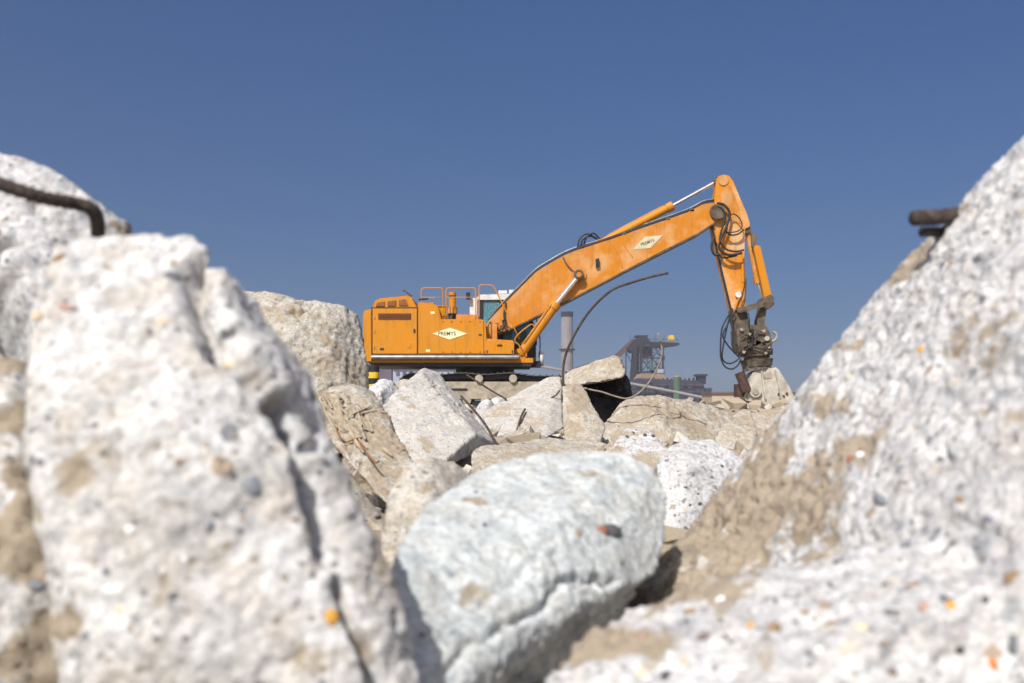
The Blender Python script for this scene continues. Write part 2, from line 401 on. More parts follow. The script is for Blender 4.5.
def chunk(name, label, hulls, voxel, mat, amp=1.0, seed=1, th=0.3, shrink=0.8, dirt=(), dirt_base=-0.25, dirt_up=0.0, pits=0.0, cat='concrete chunk', group=None, scale=1.0, cracks=()):
    """union of convex hulls of photo points (px, py, distance); each gets a back face th metres behind; then worn and roughened"""
    bm = bmesh.new()
    for h in hulls:
        pts = [P(*p) for p in h]
        cx = sum(p[0] for p in h) / len(h); cy = sum(p[1] for p in h) / len(h)
        for a, bb, d in h:
            pts.append(P(cx + (a - cx) * shrink, cy + (bb - cy) * shrink, d + th))
        hull_bm(bm, pts)
    bmesh.ops.recalc_face_normals(bm, faces=bm.faces)
    me = bpy.data.meshes.new(name); bm.to_mesh(me); bm.free()
    tmp = bpy.data.objects.new('tmp', me); COL.objects.link(tmp)
    md = tmp.modifiers.new('r', 'REMESH'); md.mode = 'VOXEL'; md.voxel_size = voxel
    sm = tmp.modifiers.new('s', 'SMOOTH'); sm.iterations = 1; sm.factor = 0.5
    dg = bpy.context.evaluated_depsgraph_get()
    me2 = bpy.data.meshes.new_from_object(tmp.evaluated_get(dg))
    bpy.data.objects.remove(tmp); bpy.data.meshes.remove(me)
    n = len(me2.vertices)
    co = np.empty(n * 3); me2.vertices.foreach_get('co', co); co = co.reshape(-1, 3)
    no = np.empty(n * 3); me2.vertices.foreach_get('normal', no); no = no.reshape(-1, 3)
    q = co / scale + seed * 3.7
    big = fbm(q * 5.0, 3, seed)
    rid = 1 - np.abs(fbm(q * 11.0 + 0.3 * big[:, None], 3, seed + 20))       # ridged: broken faces
    med = fbm(q * 26.0, 3, seed + 40)
    _, ed, cid = cells(q * 8.0 + 0.35 * big[:, None] + 0.12 * med[:, None], seed + 180)     # flakes broken off
    d = amp * scale * (0.011 * big + 0.007 * (rid - 0.6) + 0.0035 * med + 0.012 * (cid - 0.5) * np.clip(ed / 0.05, 0, 1))
    if pits > 0:
        f1, ed, cid = cells(q * 36.0 + 0.3 * med[:, None], seed + 60)
        d -= pits * scale * 0.013 * np.clip(1 - f1 / 0.42, 0, 1) ** 0.5 * (cid < 0.30)
        d += pits * scale * 0.006 * np.clip(1 - (f1 / 0.38) ** 2, 0, 1) * (cid > 0.70)
        f1, ed, cid = cells(q * 80.0 + 0.3 * med[:, None], seed + 70)
        d += pits * scale * 0.0045 * (np.clip(1 - (f1 / 0.45) ** 2, 0, 1) * (cid > 0.6) - np.clip(1 - f1 / 0.5, 0, 1) * (cid < 0.35))
    d += amp * 0.0050 * scale * fbm(q * 60.0, 4, seed + 80, 0.7)
    if cracks:
        ppx = 512 + FPX * co[:, 0] / co[:, 1]; ppy = HOR - FPX * (co[:, 2] - ZC) / co[:, 1]
        ppx = ppx + 7 * med + 14 * big; ppy = ppy + 7 * fbm(q * 26.0 + 9, 3, seed + 41)
        for line, wpx, dep in cracks:
            best = np.full(n, 1e9)
            for (xa, ya), (xb, yb) in zip(line, line[1:]):
                L2 = (xb - xa) ** 2 + (yb - ya) ** 2
                u = np.clip(((ppx - xa) * (xb - xa) + (ppy - ya) * (yb - ya)) / L2, 0, 1)
                best = np.minimum(best, np.hypot(ppx - xa - u * (xb - xa), ppy - ya - u * (yb - ya)))
            d -= dep * np.exp(-(best / wpx) ** 2)
    dv = np.full(n, dirt_base) + 0.22 * fbm(q * 7.0, 4, seed + 100) + dirt_up * np.clip(no[:, 2], 0, 1)
    if dirt:
        ppx = 512 + FPX * co[:, 0] / co[:, 1]; ppy = HOR - FPX * (co[:, 2] - ZC) / co[:, 1]
        wx = 32 * fbm(q * 9.0, 4, seed + 120, 0.6); wy = 32 * fbm(q * 9.0 + 5, 4, seed + 140, 0.6)
        for (a, bb, ra, rb, st) in dirt:
            k = max(min(ra, rb) / 32.0, 0.25)
            e = np.sqrt(((ppx + wx * k - a) / ra) ** 2 + ((ppy + wy * k - bb) / rb) ** 2)
            w = np.clip((1.35 - e) / 0.75, 0, 1) * st
            dv = np.maximum(dv, w)
            d += 0.008 * scale * w * (0.3 + 0.7 * fbm(q * 40.0, 3, seed + 160))
    dv += 0.20 * np.clip(-d / (0.008 * scale), -1, 1)                      # dust settles in the hollows
    co = co + no * d[:, None]
    me2.vertices.foreach_set('co', co.ravel()); me2.update()
    a = me2.attributes.new('dirt', 'FLOAT', 'POINT'); a.data.foreach_set('value', dv.astype(np.float32))
    o = link(name, me2, mat, smooth=True)
    return tag(o, label, cat, group)

def tree_of(o):
    me = o.data; w = WLOC[o]
    return BVHTree.FromPolygons([v.co + w for v in me.vertices], [p.vertices[:] for p in me.polygons])

def pebbles(o, items):
    """stones set in the broken face: (px, py, width px, height px, colour, turn)"""
    t = tree_of(o); eye = Vector((0, 0, ZC))
    for (px, py, w, h, k, ang) in items:
        d = (P(px, py, 1.0) - eye).normalized()
        hit, nrm, _, dist = t.ray_cast(eye, d)
        if hit is None: continue
        s = hit.y / FPX
        bm = bmesh.new(); bmesh.ops.create_icosphere(bm, subdivisions=2, radius=1.0)
        u = Vector((math.cos(ang), 0, math.sin(ang)))
        nn = (nrm * 0.8 - d * 0.6).normalized(); u = (u - nn * u.dot(nn)).normalized(); vv = nn.cross(u)
        for vert in bm.verts:
            j = 1 + R.uniform(-0.07, 0.07); c = vert.co * j
            vert.co = hit + u * c.x * w * 0.5 * s + vv * c.y * h * 0.5 * s + nn * c.z * min(w, h) * 0.22 * s
        bm_link('pebble', bm, PEB[k], o, smooth=True)

# --- nearest chunks, about a metre from the camera
rock_left = chunk('concrete_chunk', 'huge blurred cream-white concrete chunk filling the lower left foreground',
    [[(54, 242, 1.14), (120, 230, 1.16), (192, 234, 1.17), (212, 256, 1.15), (30, 330, 1.06), (24, 450, 1.0), (70, 570, 0.95), (92, 690, 0.92), (95, 900, 0.95),
      (222, 320, 1.07), (284, 440, 1.01), (334, 570, 0.96), (366, 720, 0.93), (380, 900, 0.92), (150, 420, 0.97), (170, 640, 0.91),
      (246, 292, 1.24), (300, 376, 1.2), (346, 474, 1.11), (393, 567, 1.03), (424, 690, 0.99), (440, 900, 0.97)]],
    0.0042, M_WHITE, amp=0.5, seed=3, th=0.22, shrink=0.72, pits=0.35, dirt_base=0.02,
    cracks=[([(204, 290), (222, 322), (228, 345)], 15, 0.05), ([(244, 338), (262, 372)], 11, 0.045), ([(284, 402), (308, 452), (326, 505), (336, 560)], 12, 0.055), ([(296, 470), (312, 520)], 6, 0.025), ([(340, 590), (362, 640), (378, 690)], 8, 0.035), ([(212, 262), (215, 272)], 8, 0.03)],
    dirt=[(105, 470, 28, 34, 0.62), (45, 500, 22, 40, 0.5), (155, 590, 14, 20, 0.5), (60, 640, 26, 22, 0.9), (300, 520, 16, 14, 0.45), (340, 660, 40, 20, 0.45), (375, 600, 20, 70, 0.5)])
pebbles(rock_left, [(252, 487, 24, 25, 'grey', 0.2), (281, 437, 14, 16, 'grey', 0), (210, 526, 10, 12, 'grey', 0), (332, 617, 15, 17, 'orange', 0.4), (60, 259, 16, 10, 'brown', 0.6),
    (66, 307, 18, 9, 'rose', -0.3), (166, 322, 20, 9, 'cream', 0.1), (230, 366, 16, 9, 'cream', 0), (242, 511, 9, 8, 'grey', 0), (179, 463, 9, 8, 'brown', 0), (121, 609, 12, 8, 'cream', 0.5), (38, 316, 12, 12, 'cream', 0),
    (262, 399, 11, 12, 'white', 0), (130, 530, 12, 10, 'white', 0), (185, 560, 9, 9, 'white', 0)])

rock_top_left = chunk('concrete_chunk', 'white concrete chunk at the left edge with a thick rusty rebar lying over it',
    [[(-190, 120, 1.6), (-60, 138, 1.6), (0, 152, 1.61), (42, 166, 1.61), (80, 190, 1.60), (108, 213, 1.61), (128, 226, 1.63), (130, 300, 1.56), (60, 420, 1.40), (0, 430, 1.38), (-190, 430, 1.25), (0, 300, 1.46), (-190, 300, 1.38)]],
    0.007, M_GREY, amp=0.6, seed=8, cracks=[([(-40, 250), (0, 246), (22, 243)], 5, 0.035), ([(-30, 262), (6, 290), (24, 320), (30, 345)], 17, 0.15), ([(38, 200), (44, 212)], 4, 0.02)], th=0.5, shrink=0.9, pits=0.5, dirt=[(125, 232, 22, 14, 0.8)])
bm = bmesh.new(); add_tube(bm, [P(-70, 158, 1.30), P(-30, 172, 1.31), P(0, 184, 1.33), (P(40, 197, 1.36)), P(72, 203, 1.40), P(88, 207, 1.41), P(96, 215, 1.42), P(98, 232, 1.44), P(97, 262, 1.5)], 0.0092, 12, 12, 0.05, 0.16)
bm_link('rebar', bm, REBAR, rock_top_left, smooth=True)

rock_low_left = chunk('concrete_chunk', 'soil-covered concrete chunk at the bottom left edge',
    [[(-200, 352, 1.34), (-40, 350, 1.34), (10, 360, 1.34), (36, 384, 1.36), (60, 560, 1.10), (120, 700, 1.08), (130, 930, 1.04), (-200, 930, 0.95), (-180, 560, 1.0), (20, 480, 1.14)]],
    0.009, M_WHITE, amp=1.1, seed=12, th=0.4, shrink=0.85, pits=0.5,
    dirt=[(15, 520, 46, 85, 1.2), (70, 640, 30, 40, 1.0), (10, 380, 34, 26, 0.9), (45, 640, 30, 26, 0.9), (0, 300, 30, 30, 0.4)])
pebbles(rock_low_left, [(36, 585, 20, 12, 'grey', 0.15), (27, 461, 9, 12, 'dark', 0), (26, 675, 9, 7, 'grey', 0)])

rock_blue = chunk('concrete_chunk', 'pale blue-grey concrete chunk with a reddish stone in it, front centre',
    [[(384, 590, 1.17), (394, 650, 1.10), (400, 720, 1.04), (396, 550, 1.26), (424, 508, 1.42), (472, 475, 1.62), (520, 459, 1.68), (570, 453, 1.72), (622, 455, 1.74), (654, 470, 1.72), (664, 500, 1.66), (665, 540, 1.58), (655, 572, 1.50),
      (612, 588, 1.38), (556, 608, 1.27), (500, 640, 1.17), (455, 690, 1.09), (425, 740, 1.06), (408, 660, 1.12), (560, 520, 1.40), (640, 500, 1.58)],
     [(600, 596, 1.40), (548, 634, 1.30), (505, 668, 1.24), (470, 740, 1.15), (440, 820, 1.12), (560, 600, 1.35), (480, 660, 1.22), (640, 590, 1.5)]],
    0.0048, M_BLUE, amp=0.42, seed=21, th=0.22, shrink=0.82, pits=0.25, cracks=[([(455, 668), (500, 628), (540, 600), (575, 586), (618, 578)], 4, 0.014), ([(440, 640), (500, 590), (560, 550)], 4, 0.004)],
    dirt=[(478, 500, 16, 7, 0.9), (590, 477, 16, 4, 0.8), (480, 600, 20, 14, 0.45)])
pebbles(rock_blue, [(610, 531, 26, 16, 'dark', 0.1), (603, 531, 13, 13, 'red', 0.1), (485, 526, 5, 9, 'dark', 0.3), (452, 633, 8, 7, 'grey', 0), (423, 635, 9, 7, 'grey', 0)])  # wide dark piece at the red stone paints the shadow around it

rock_cream = chunk('concrete_chunk', 'small cream concrete chunk squeezed against the left of the pale blue one',
    [[(384, 520, 2.0), (392, 488, 2.05), (408, 466, 2.1), (432, 457, 2.15), (462, 468, 2.2), (480, 500, 2.2), (485, 600, 2.1), (440, 640, 1.95), (392, 640, 1.9), (382, 580, 1.95), (425, 520, 1.95)]],
    0.008, M_CREAM, amp=0.5, seed=25, th=0.3, pits=0.3, dirt=[(420, 480, 12, 8, 0.6), (410, 520, 10, 14, 0.5)])
pebbles(rock_cream, [(402, 560, 9, 16, 'dark', 1.3), (398, 596, 8, 17, 'dark', 1.4)])

rock_right = chunk('concrete_chunk', 'huge white concrete mass with a sandy soil patch, sloping across the right foreground',
    [[(1150, 50, 1.45), (1080, 84, 1.45), (1032, 134, 1.46), (1012, 164, 1.48), (990, 190, 1.52), (945, 233, 1.6), (902, 264, 1.7), (870, 309, 1.8), (849, 346, 1.9), (800, 397, 2.08), (760, 442, 2.2), (726, 490, 2.25), (690, 535, 2.2), (640, 605, 2.0),
      (1250, 200, 1.0), (1260, 900, 0.75), (1000, 430, 1.12), (900, 470, 1.34), (860, 560, 1.25), (760, 560, 1.62), (700, 640, 1.75), (980, 640, 0.98), (1080, 520, 0.98), (850, 800, 1.1), (700, 800, 1.5)],
     [(622, 606, 1.72), (600, 650, 1.55), (590, 720, 1.5), (652, 578, 1.75), (668, 562, 1.8), (694, 535, 1.95), (740, 500, 2.05), (640, 622, 1.7), (700, 640, 1.5), (820, 500, 1.62), (720, 575, 1.6), (660, 800, 1.6), (760, 700, 1.4)],
     [(536, 730, 1.04), (552, 684, 1.08), (590, 645, 1.14), (640, 610, 1.2), (700, 588, 1.26), (750, 572, 1.28), (830, 552, 1.25), (930, 540, 1.14), (1030, 560, 1.02), (1060, 900, 0.86), (700, 900, 0.9), (540, 900, 1.0), (640, 700, 0.99), (820, 690, 0.93)]],
    0.0055, M_GREY, amp=0.62, seed=31, th=0.35, shrink=0.85, pits=0.75,
    dirt=[(770, 512, 100, 46, 1.15), (860, 468, 50, 22, 0.85), (700, 565, 60, 34, 1.15), (590, 655, 60, 26, 1.1), (670, 610, 80, 24, 1.1), (905, 262, 30, 22, 0.7), (830, 405, 30, 10, 0.7), (850, 350, 14, 10, 0.7), (900, 420, 26, 12, 0.5), (985, 330, 40, 30, 0.5), (1000, 420, 40, 16, 0.45), (960, 300, 26, 12, 0.4), (1010, 90, 20, 60, 0.6),
    (585, 640, 48, 26, 0.9), (560, 672, 26, 22, 0.8), (680, 585, 40, 14, 0.9), (778, 655, 16, 26, 0.62), (790, 626, 12, 8, 0.55), (545, 700, 16, 40, 0.7)])
pebbles(rock_right, [(850, 459, 8, 9, 'red', 0.2), (860, 455, 10, 8, 'white', 0), (1013, 578, 20, 15, 'brown', 0), (926, 608, 12, 19, 'rose', 1.6), (951, 606, 10, 13, 'orange', 0), (993, 665, 9, 16, 'rust', 0),
    (912, 586, 7, 18, 'brown', 2.0), (1013, 645, 11, 24, 'grey', 0), (864, 607, 9, 8, 'white', 0), (861, 628, 16, 11, 'cream', 0), (832, 624, 14, 8, 'brown', 0), (804, 613, 12, 8, 'brown', 0.1), (921, 350, 8, 8, 'orange', 0),
    (885, 585, 8, 7, 'dark', 0), (985, 600, 10, 7, 'dark', 0.8), (905, 545, 12, 9, 'grey', 0.6), (960, 500, 12, 8, 'brown', 2.6), (930, 440, 10, 8, 'grey', 1), (880, 500, 12, 18, 'grey', 0.9), (990, 520, 16, 8, 'grey', 2.5), (960, 650, 9, 9, 'dark', 0),
    (666, 676, 13, 12, 'dark', 0), (640, 674, 22, 10, 'cream', 0), (725, 637, 6, 7, 'dark', 0), (751, 625, 7, 8, 'orange', 0), (684, 660, 9, 8, 'cream', 0), (775, 628, 14, 12, 'brown', 0.8), (690, 612, 14, 9, 'brown', 0.2),
    (775, 601, 5, 6, 'dark', 0), (643, 637, 7, 8, 'rose', 0), (820, 650, 10, 9, 'white', 0), (720, 600, 12, 10, 'white', 0), (850, 660, 12, 10, 'white', 0), (742, 668, 11, 9, 'white', 0)])
for nm, pts, r in (('rebar', [P(915, 218, 1.52), P(940, 217, 1.55), P(965, 213, 1.58), P(1000, 208, 1.64)], 0.0115), ('rebar', [P(922, 232, 1.56), P(945, 231, 1.58), P(975, 222, 1.66)], 0.007)):
    bm = bmesh.new(); add_tube(bm, pts, r, 10, 12, 0.08, 0.15); bm_link(nm, bm, REBAR, rock_right, smooth=True)

# --- middle distance
rock_tan = chunk('concrete_chunk', 'big tan concrete boulder standing left of the orange excavator\'s tail',
    [[(150, 290, 5.9), (230, 287, 5.8), (264, 292, 5.75), (296, 304, 5.7), (306, 306, 5.72), (326, 302, 5.75), (346, 306, 5.8), (357, 314, 5.85), (361, 324, 5.85), (362, 345, 5.85), (364, 372, 5.8), (370, 402, 5.7), (374, 440, 5.5), (300, 470, 5.3), (250, 490, 5.2), (150, 490, 5.3), (330, 350, 5.5), (280, 340, 5.45)]],
    0.011, M_MOTTLE, amp=0.6, seed=41, th=0.6, pits=0.45, scale=1.3, cracks=[([(300, 300), (306, 318)], 5, 0.04)], dirt=[(290, 320, 50, 14, 0.5), (330, 370, 40, 30, 0.6)])

slab_debris = chunk('concrete_piece', 'tilted brown slab with torn splinters and a hooked rebar, left of centre',
    [[(312, 404, 3.9), (330, 388, 4.0), (352, 384, 4.05), (374, 392, 4.1), (394, 426, 3.8), (414, 464, 3.55), (406, 494, 3.36), (390, 508, 3.26), (346, 452, 3.55), (316, 425, 3.75)]],
    0.007, M_TAN, amp=0.6, seed=44, cracks=[([(330, 392), (338, 412), (345, 428)], 2.5, 0.04), ([(318, 412), (330, 424)], 3, 0.04), ([(352, 396), (362, 418), (372, 430)], 2, 0.025), ([(340, 440), (352, 452), (362, 470)], 2, 0.02), ([(384, 428), (396, 452)], 2, 0.015)], th=0.10, shrink=0.95, scale=0.8, dirt=[(365, 440, 60, 60, 0.75)], cat='concrete piece')
chunk('concrete_piece', 'sandy slab strip lying below the splintered brown slab, left of centre',
    [[(318, 452, 3.55), (348, 470, 3.5), (380, 514, 3.3), (376, 522, 3.2), (352, 520, 3.2), (318, 500, 3.3), (350, 500, 3.25)]],
    0.008, M_TAN, amp=0.4, seed=45, th=0.10, shrink=0.92, scale=0.8, cat='concrete piece')
tr_ = tree_of(slab_debris); eye = Vector((0, 0, ZC))
def on_slab(px, py, lift):
    d_ = (P(px, py, 1.0) - eye).normalized(); h_ = tr_.ray_cast(eye, d_)[0]
    return (h_ if h_ is not None else P(px, py, 3.9)) - d_ * lift
for k in range(44):
    a = R.uniform(0, 1) ** 1.3; x = 318 + 46 * a + R.uniform(-8, 14); y = 398 + 26 * a + R.uniform(-12, 16); L_ = R.uniform(10, 34)
    an = R.uniform(0.55, 1.25) if R.random() < 0.75 else R.uniform(-0.6, 0.3)
    w = R.uniform(0.004, 0.015)
    p0 = on_slab(x, y, 0.006); p1 = on_slab(x + L_ * math.cos(an), y + L_ * math.sin(an), R.uniform(0.0, 0.035))
    t = (p1 - p0).normalized(); u = t.orthogonal().normalized(); vv = t.cross(u)
    bm = bmesh.new()
    add_prism(bm, [p0 + u * w, p0 + vv * w * 0.6, p0 - u * w, p0 - vv * w * 0.6], [p1 + u * w * 0.3, p1 + vv * w * 0.2, p1 - u * w * 0.3, p1 - vv * w * 0.2])
    bm_link('splinter', bm, SPLINT, slab_debris)
bm = bmesh.new(); add_tube(bm, [on_slab(334, 424, 0.0), on_slab(340, 437, .03), on_slab(346, 442, .04), on_slab(354, 439, .03), on_slab(362, 438, 0.0)], 0.0036, 8, 6, .05); bm_link('rebar', bm, REBAR_ORANGE, slab_debris, smooth=True)
bm = bmesh.new(); add_tube(bm, [on_slab(358, 444, 0.0), on_slab(360, 443, .05), on_slab(366, 452, .09), on_slab(375, 462, .12), on_slab(379, 461, .14)], 0.0036, 8, 6, .05); bm_link('rebar', bm, REBAR_ORANGE, slab_debris, smooth=True)

stone_white = chunk('concrete_chunk', 'small white stone wedged behind the light grey slab below the excavator\'s tail',
    [[(365, 398, 5.5), (371, 387, 5.55), (383, 379, 5.6), (393, 382, 5.6), (399, 392, 5.6), (392, 402, 5.45), (366, 410, 5.4), (380, 392, 5.35), (370, 440, 5.4), (392, 440, 5.4)]],
    0.010, M_SPECK, amp=0.6, seed=47, th=0.25, pits=0.8)

slab_grey = chunk('concrete_block', 'large light grey slab piece with brown stains leaning in front of the excavator\'s track',
    [[(370, 424, 5.25), (376, 408, 5.35), (398, 390, 5.50), (415, 378, 5.65), (422, 374, 5.70), (463, 427, 5.30), (476, 434, 5.25), (452, 452, 5.05), (430, 475, 4.85), (400, 475, 4.90), (385, 446, 5.10),
      (423, 368, 5.95), (438, 373, 6.00), (497, 444, 5.50), (478, 448, 5.40)]],
    0.010, M_SLAB, amp=0.33, seed=51, cracks=[([(424, 378), (446, 404), (464, 426)], 1.6, 0.014)], th=0.12, shrink=0.9, pits=0.3, dirt=[(424, 447, 13, 9, 0.75), (400, 452, 8, 8, 0.7), (412, 402, 4, 4, 0.7), (386, 420, 4, 4, 0.5), (405, 465, 8, 10, 0.6)], cat='concrete block')
tube_px('rebar', [(461, 396, 5.75), (472, 408, 5.68), (485, 424, 5.56), (495, 441, 5.42), (503, 449, 5.3), (513, 453, 5.2)], 0.007, REBAR, slab_grey)

slab_mid = chunk('concrete_block', 'flat pale slab leaning under the excavator\'s boom end of the track',
    [[(481, 413, 7.2), (500, 402, 7.35), (520, 392, 7.5), (548, 377, 7.7), (561, 376, 7.75), (564, 428, 7.1), (542, 442, 6.8), (503, 448, 6.7), (488, 432, 6.95)]],
    0.013, M_SLAB, amp=0.42, seed=55, th=0.2, shrink=0.92, pits=0.2, dirt=[(505, 408, 22, 8, 0.55), (530, 425, 14, 10, 0.55), (545, 390, 12, 6, 0.5)], cat='concrete block')
tube_px('rebar', [(525, 409, 7.15), (521, 417, 7.05), (518, 427, 6.95), (515, 437, 6.85)], 0.008, REBAR, slab_mid)
tube_px('rebar', [(560, 390, 7.4), (556, 395, 7.4), (551, 398, 7.4)], 0.006, REBAR, slab_mid)
tube_px('rebar', [(467, 375, 7.6), (478, 382, 7.5), (492, 391, 7.5), (506, 399, 7.35)], 0.007, REBAR, slab_mid)

slab_low = chunk('concrete_chunk', 'low sandy concrete piece lying just above the pale blue chunk',
    [[(470, 478, 4.9), (471, 454, 5.1), (479, 448, 5.2), (510, 449, 5.3), (548, 438, 5.6), (590, 440, 5.7), (625, 450, 5.4), (632, 500, 4.7), (560, 510, 4.6), (480, 510, 4.6)]],
    0.012, M_TAN, amp=0.6, seed=58, th=0.3, dirt=[(520, 460, 50, 16, 0.6)])

rock_upright = chunk('concrete_chunk', 'upright sandy concrete wedge with a long bent rebar rising from its top left corner',
    [[(562, 386, 6.7), (570, 384, 6.75), (581, 383, 6.8), (593, 405, 6.65), (606, 428, 6.5), (600, 446, 6.35), (566, 446, 6.35), (563, 420, 6.5)]],
    0.011, M_TAN, amp=0.42, seed=61, th=0.25, dirt=[(580, 410, 20, 26, 0.7)])
tube_px('rebar', [(564, 400, 6.72), (563, 380, 6.72), (564, 362, 6.72), (569, 346, 6.7), (580, 325, 6.68), (594, 306, 6.65), (612, 290, 6.6), (630, 283, 6.57), (650, 277, 6.54), (668, 273, 6.5)], 0.0085, REBAR, rock_upright)

rock_roof = chunk('concrete_block', 'sandy slab end jutting out like a roof over a black hollow',
    [[(560, 379, 7.6), (572, 371, 7.5), (594, 362, 7.4), (614, 356, 7.3), (620, 358, 7.3), (626, 371, 7.25), (623, 377, 7.2), (601, 382, 7.2), (583, 384, 7.25), (566, 386, 7.4)]],
    0.011, M_TAN, amp=0.55, seed=64, th=0.75, shrink=0.95, dirt=[(600, 365, 40, 12, 0.5)], pits=0.4, cat='concrete block')
rock_shade = chunk('concrete_chunk', 'block coloured black for the shade in the hollow under the jutting slab end',
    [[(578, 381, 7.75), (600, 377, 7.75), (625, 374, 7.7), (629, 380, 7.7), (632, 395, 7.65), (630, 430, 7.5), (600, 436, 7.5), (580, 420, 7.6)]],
    0.014, M_SHADE, amp=0.6, seed=66, th=0.5, shrink=0.95, dirt_base=-0.6)  # backing block of the recess, its shade put into the black colour

rock_mound = chunk('concrete_chunk', 'long lumpy sand-coloured chunk left of the crusher jaw',
    [[(586, 446, 6.9), (606, 424, 7.1), (622, 402, 7.3), (634, 395, 7.4), (655, 396, 7.5), (690, 403, 7.7), (712, 405, 7.9), (728, 415, 7.9), (740, 428, 7.6), (742, 450, 7.1), (680, 470, 6.6), (600, 470, 6.6), (660, 420, 7.0)]],
    0.014, M_TAN, amp=0.8, seed=70, th=0.7, scale=1.4, pits=0.5, dirt=[(660, 415, 80, 30, 0.55)])
tube_px('rebar', [(584, 388, 7.0), (592, 390, 6.95), (602, 392, 6.9), (614, 396, 6.9), (626, 398.5, 6.9), (636, 395, 6.9), (647, 385, 6.9), (656, 371, 6.9), (662, 355, 6.9), (661, 343, 6.9), (658, 333, 6.9)], 0.0062, REBAR_PALE, rock_mound, rough=0.06)
rock_mound2 = chunk('concrete_chunk', 'rounded sandy lump directly below the crusher jaw',
    [[(713, 445, 6.3), (722, 426, 6.5), (740, 415, 6.7), (752, 414, 6.7), (757, 430, 6.5), (752, 452, 6.2), (735, 470, 6.0), (712, 465, 6.1)]],
    0.012, M_TAN, amp=0.8, seed=73, th=0.35, dirt=[(735, 430, 30, 20, 0.6)])
rock_mound3 = chunk('concrete_chunk', 'sandy lump between the crusher jaw and the right foreground slope',
    [[(748, 452, 6.2), (752, 428, 6.5), (764, 418, 6.7), (790, 413, 6.9), (815, 420, 6.8), (815, 470, 6.2), (770, 480, 6.0)]],
    0.012, M_TAN, amp=0.8, seed=76, th=0.4, dirt=[(780, 430, 30, 20, 0.6)])
rock_mound4 = chunk('concrete_chunk', 'sandy lump the crusher jaw bites into',
    [[(738, 424, 9.0), (748, 415, 9.2), (766, 410, 9.3), (790, 405, 9.4), (815, 406, 9.4), (820, 430, 9.0), (745, 440, 8.8)]],
    0.018, M_TAN, amp=1.0, seed=78, th=0.6, dirt=[(780, 410, 30, 20, 0.6)])

rock_speck = chunk('concrete_chunk', 'bright white concrete block speckled with dark stones, centre right',
    [[(657, 462, 3.24), (664, 450, 3.31), (681, 439, 3.38), (712, 439, 3.42), (748, 457, 3.35), (745, 500, 3.17), (715, 570, 2.97), (668, 570, 2.97), (656, 500, 3.10), (684, 470, 3.14), (686, 500, 3.07)]],
    0.007, M_SPECK, amp=0.42, seed=81, th=0.3, pits=0.35)
rk = [(692, 474, 5, 6), (711, 477, 5, 3), (700, 504, 6, 4), (690, 505, 3, 3), (713, 505, 5, 3), (710, 508, 3, 4), (701, 463, 3, 4), (722, 466, 4, 3), (705, 447, 4, 2), (698, 494, 3, 3), (686, 488, 3, 4), (716, 489, 3, 3), (730, 470, 3, 3)]
pebbles(rock_speck, [(a, bb, w, h, R.choice(['dark', 'dark', 'grey', 'brown']), R.uniform(-0.6, 0.6)) for a, bb, w, h in rk])
rock_patchy = chunk('concrete_chunk', 'white and sandy concrete piece with black spots, left of the speckled block',
    [[(604, 476, 5.0), (612, 444, 5.3), (628, 428, 5.5), (650, 430, 5.5), (668, 450, 5.3), (668, 490, 4.9), (640, 510, 4.7)]],
    0.011, M_SPECK, amp=0.7, seed=84, th=0.4, dirt=[(612, 455, 14, 20, 0.8), (650, 462, 16, 14, 0.8), (640, 432, 14, 5, 0.7)])
pebbles(rock_patchy, [(a, bb, 4, 4, 'dark', 0) for a, bb in ((627, 437), (636, 428), (645, 435), (653, 436), (633, 433))])
for k, (cx, cy, w, h, d, lab) in enumerate([(487, 403, 13, 9, 8.0, 'grey-white rubble stone nearest the leaning grey slab, before the track'), (498, 401, 14, 9, 8.1, 'bright white rubble stone between two others below the track'), (508, 402, 10, 8, 8.3, 'small white rubble stone by the flat pale slab, below the track'),
        (404, 384, 18, 12, 10.0, 'dusty stone at the rear end of the excavator\'s track')]):
    pts = [(cx + math.cos(t) * w * 0.5 * R.uniform(.8, 1.1), cy + math.sin(t) * h * 0.5 * R.uniform(.8, 1.1), d + R.uniform(-.05, .05)) for t in [i * 0.9 for i in range(7)]] + [(cx, cy, d - 0.12), (cx - w * 1.2, cy + 40, d - .1), (cx + w * 1.2, cy + 40, d - .1), (cx - w * .8, cy + h * .4, d), (cx + w * .7, cy + h * .5, d)]
    chunk('concrete_chunk', lab, [pts], 0.018, M_SPECK if k < 3 else M_TAN, amp=0.5, seed=90 + k, th=0.25, group='small stones before the track')

# --- crumbs of broken concrete nobody could count
VV, FF, TT, cnt = [], [], [], 0
cy_ = [1.7 + 29 * R.random() ** 1.5 for _ in range(2600)]; cy_ += [R.uniform(4.0, 10.0) for _ in range(1500)]; cx_ = [R.uniform(-0.6, 0.6) * (y + 1.0) if k < 2600 else R.uniform(-0.16, 0.3) * y for k, y in enumerate(cy_)]
for x, y, z in zip(cx_, cy_, height(np.array(cx_), np.array(cy_))):
    s = (0.010 + 0.06 * R.random() ** 2.2) * (1 + y * 0.13)
    bm = bmesh.new()
    hull_bm(bm, [(x + R.gauss(0, s * .6), y + R.gauss(0, s * .6), z + s * 0.25 + R.gauss(0, s * .42)) for _ in range(11)])
    bmesh.ops.recalc_face_normals(bm, faces=bm.faces); bm.verts.index_update()
    FF += [[v.index + cnt for v in f.verts] for f in bm.faces]; VV += [v.co[:] for v in bm.verts]; TT += [R.uniform(-0.1, 1.1)] * len(bm.verts); cnt = len(VV); bm.free()
me = bpy.data.meshes.new('rubble_crumbs'); me.from_pydata(VV, [], FF); me.attributes.new('dirt', 'FLOAT', 'POINT').data.foreach_set('value', TT)
tag(link('rubble_crumbs', me, M_CREAM), 'loose crumbs of broken concrete strewn between the chunks', 'rubble', kind='stuff')

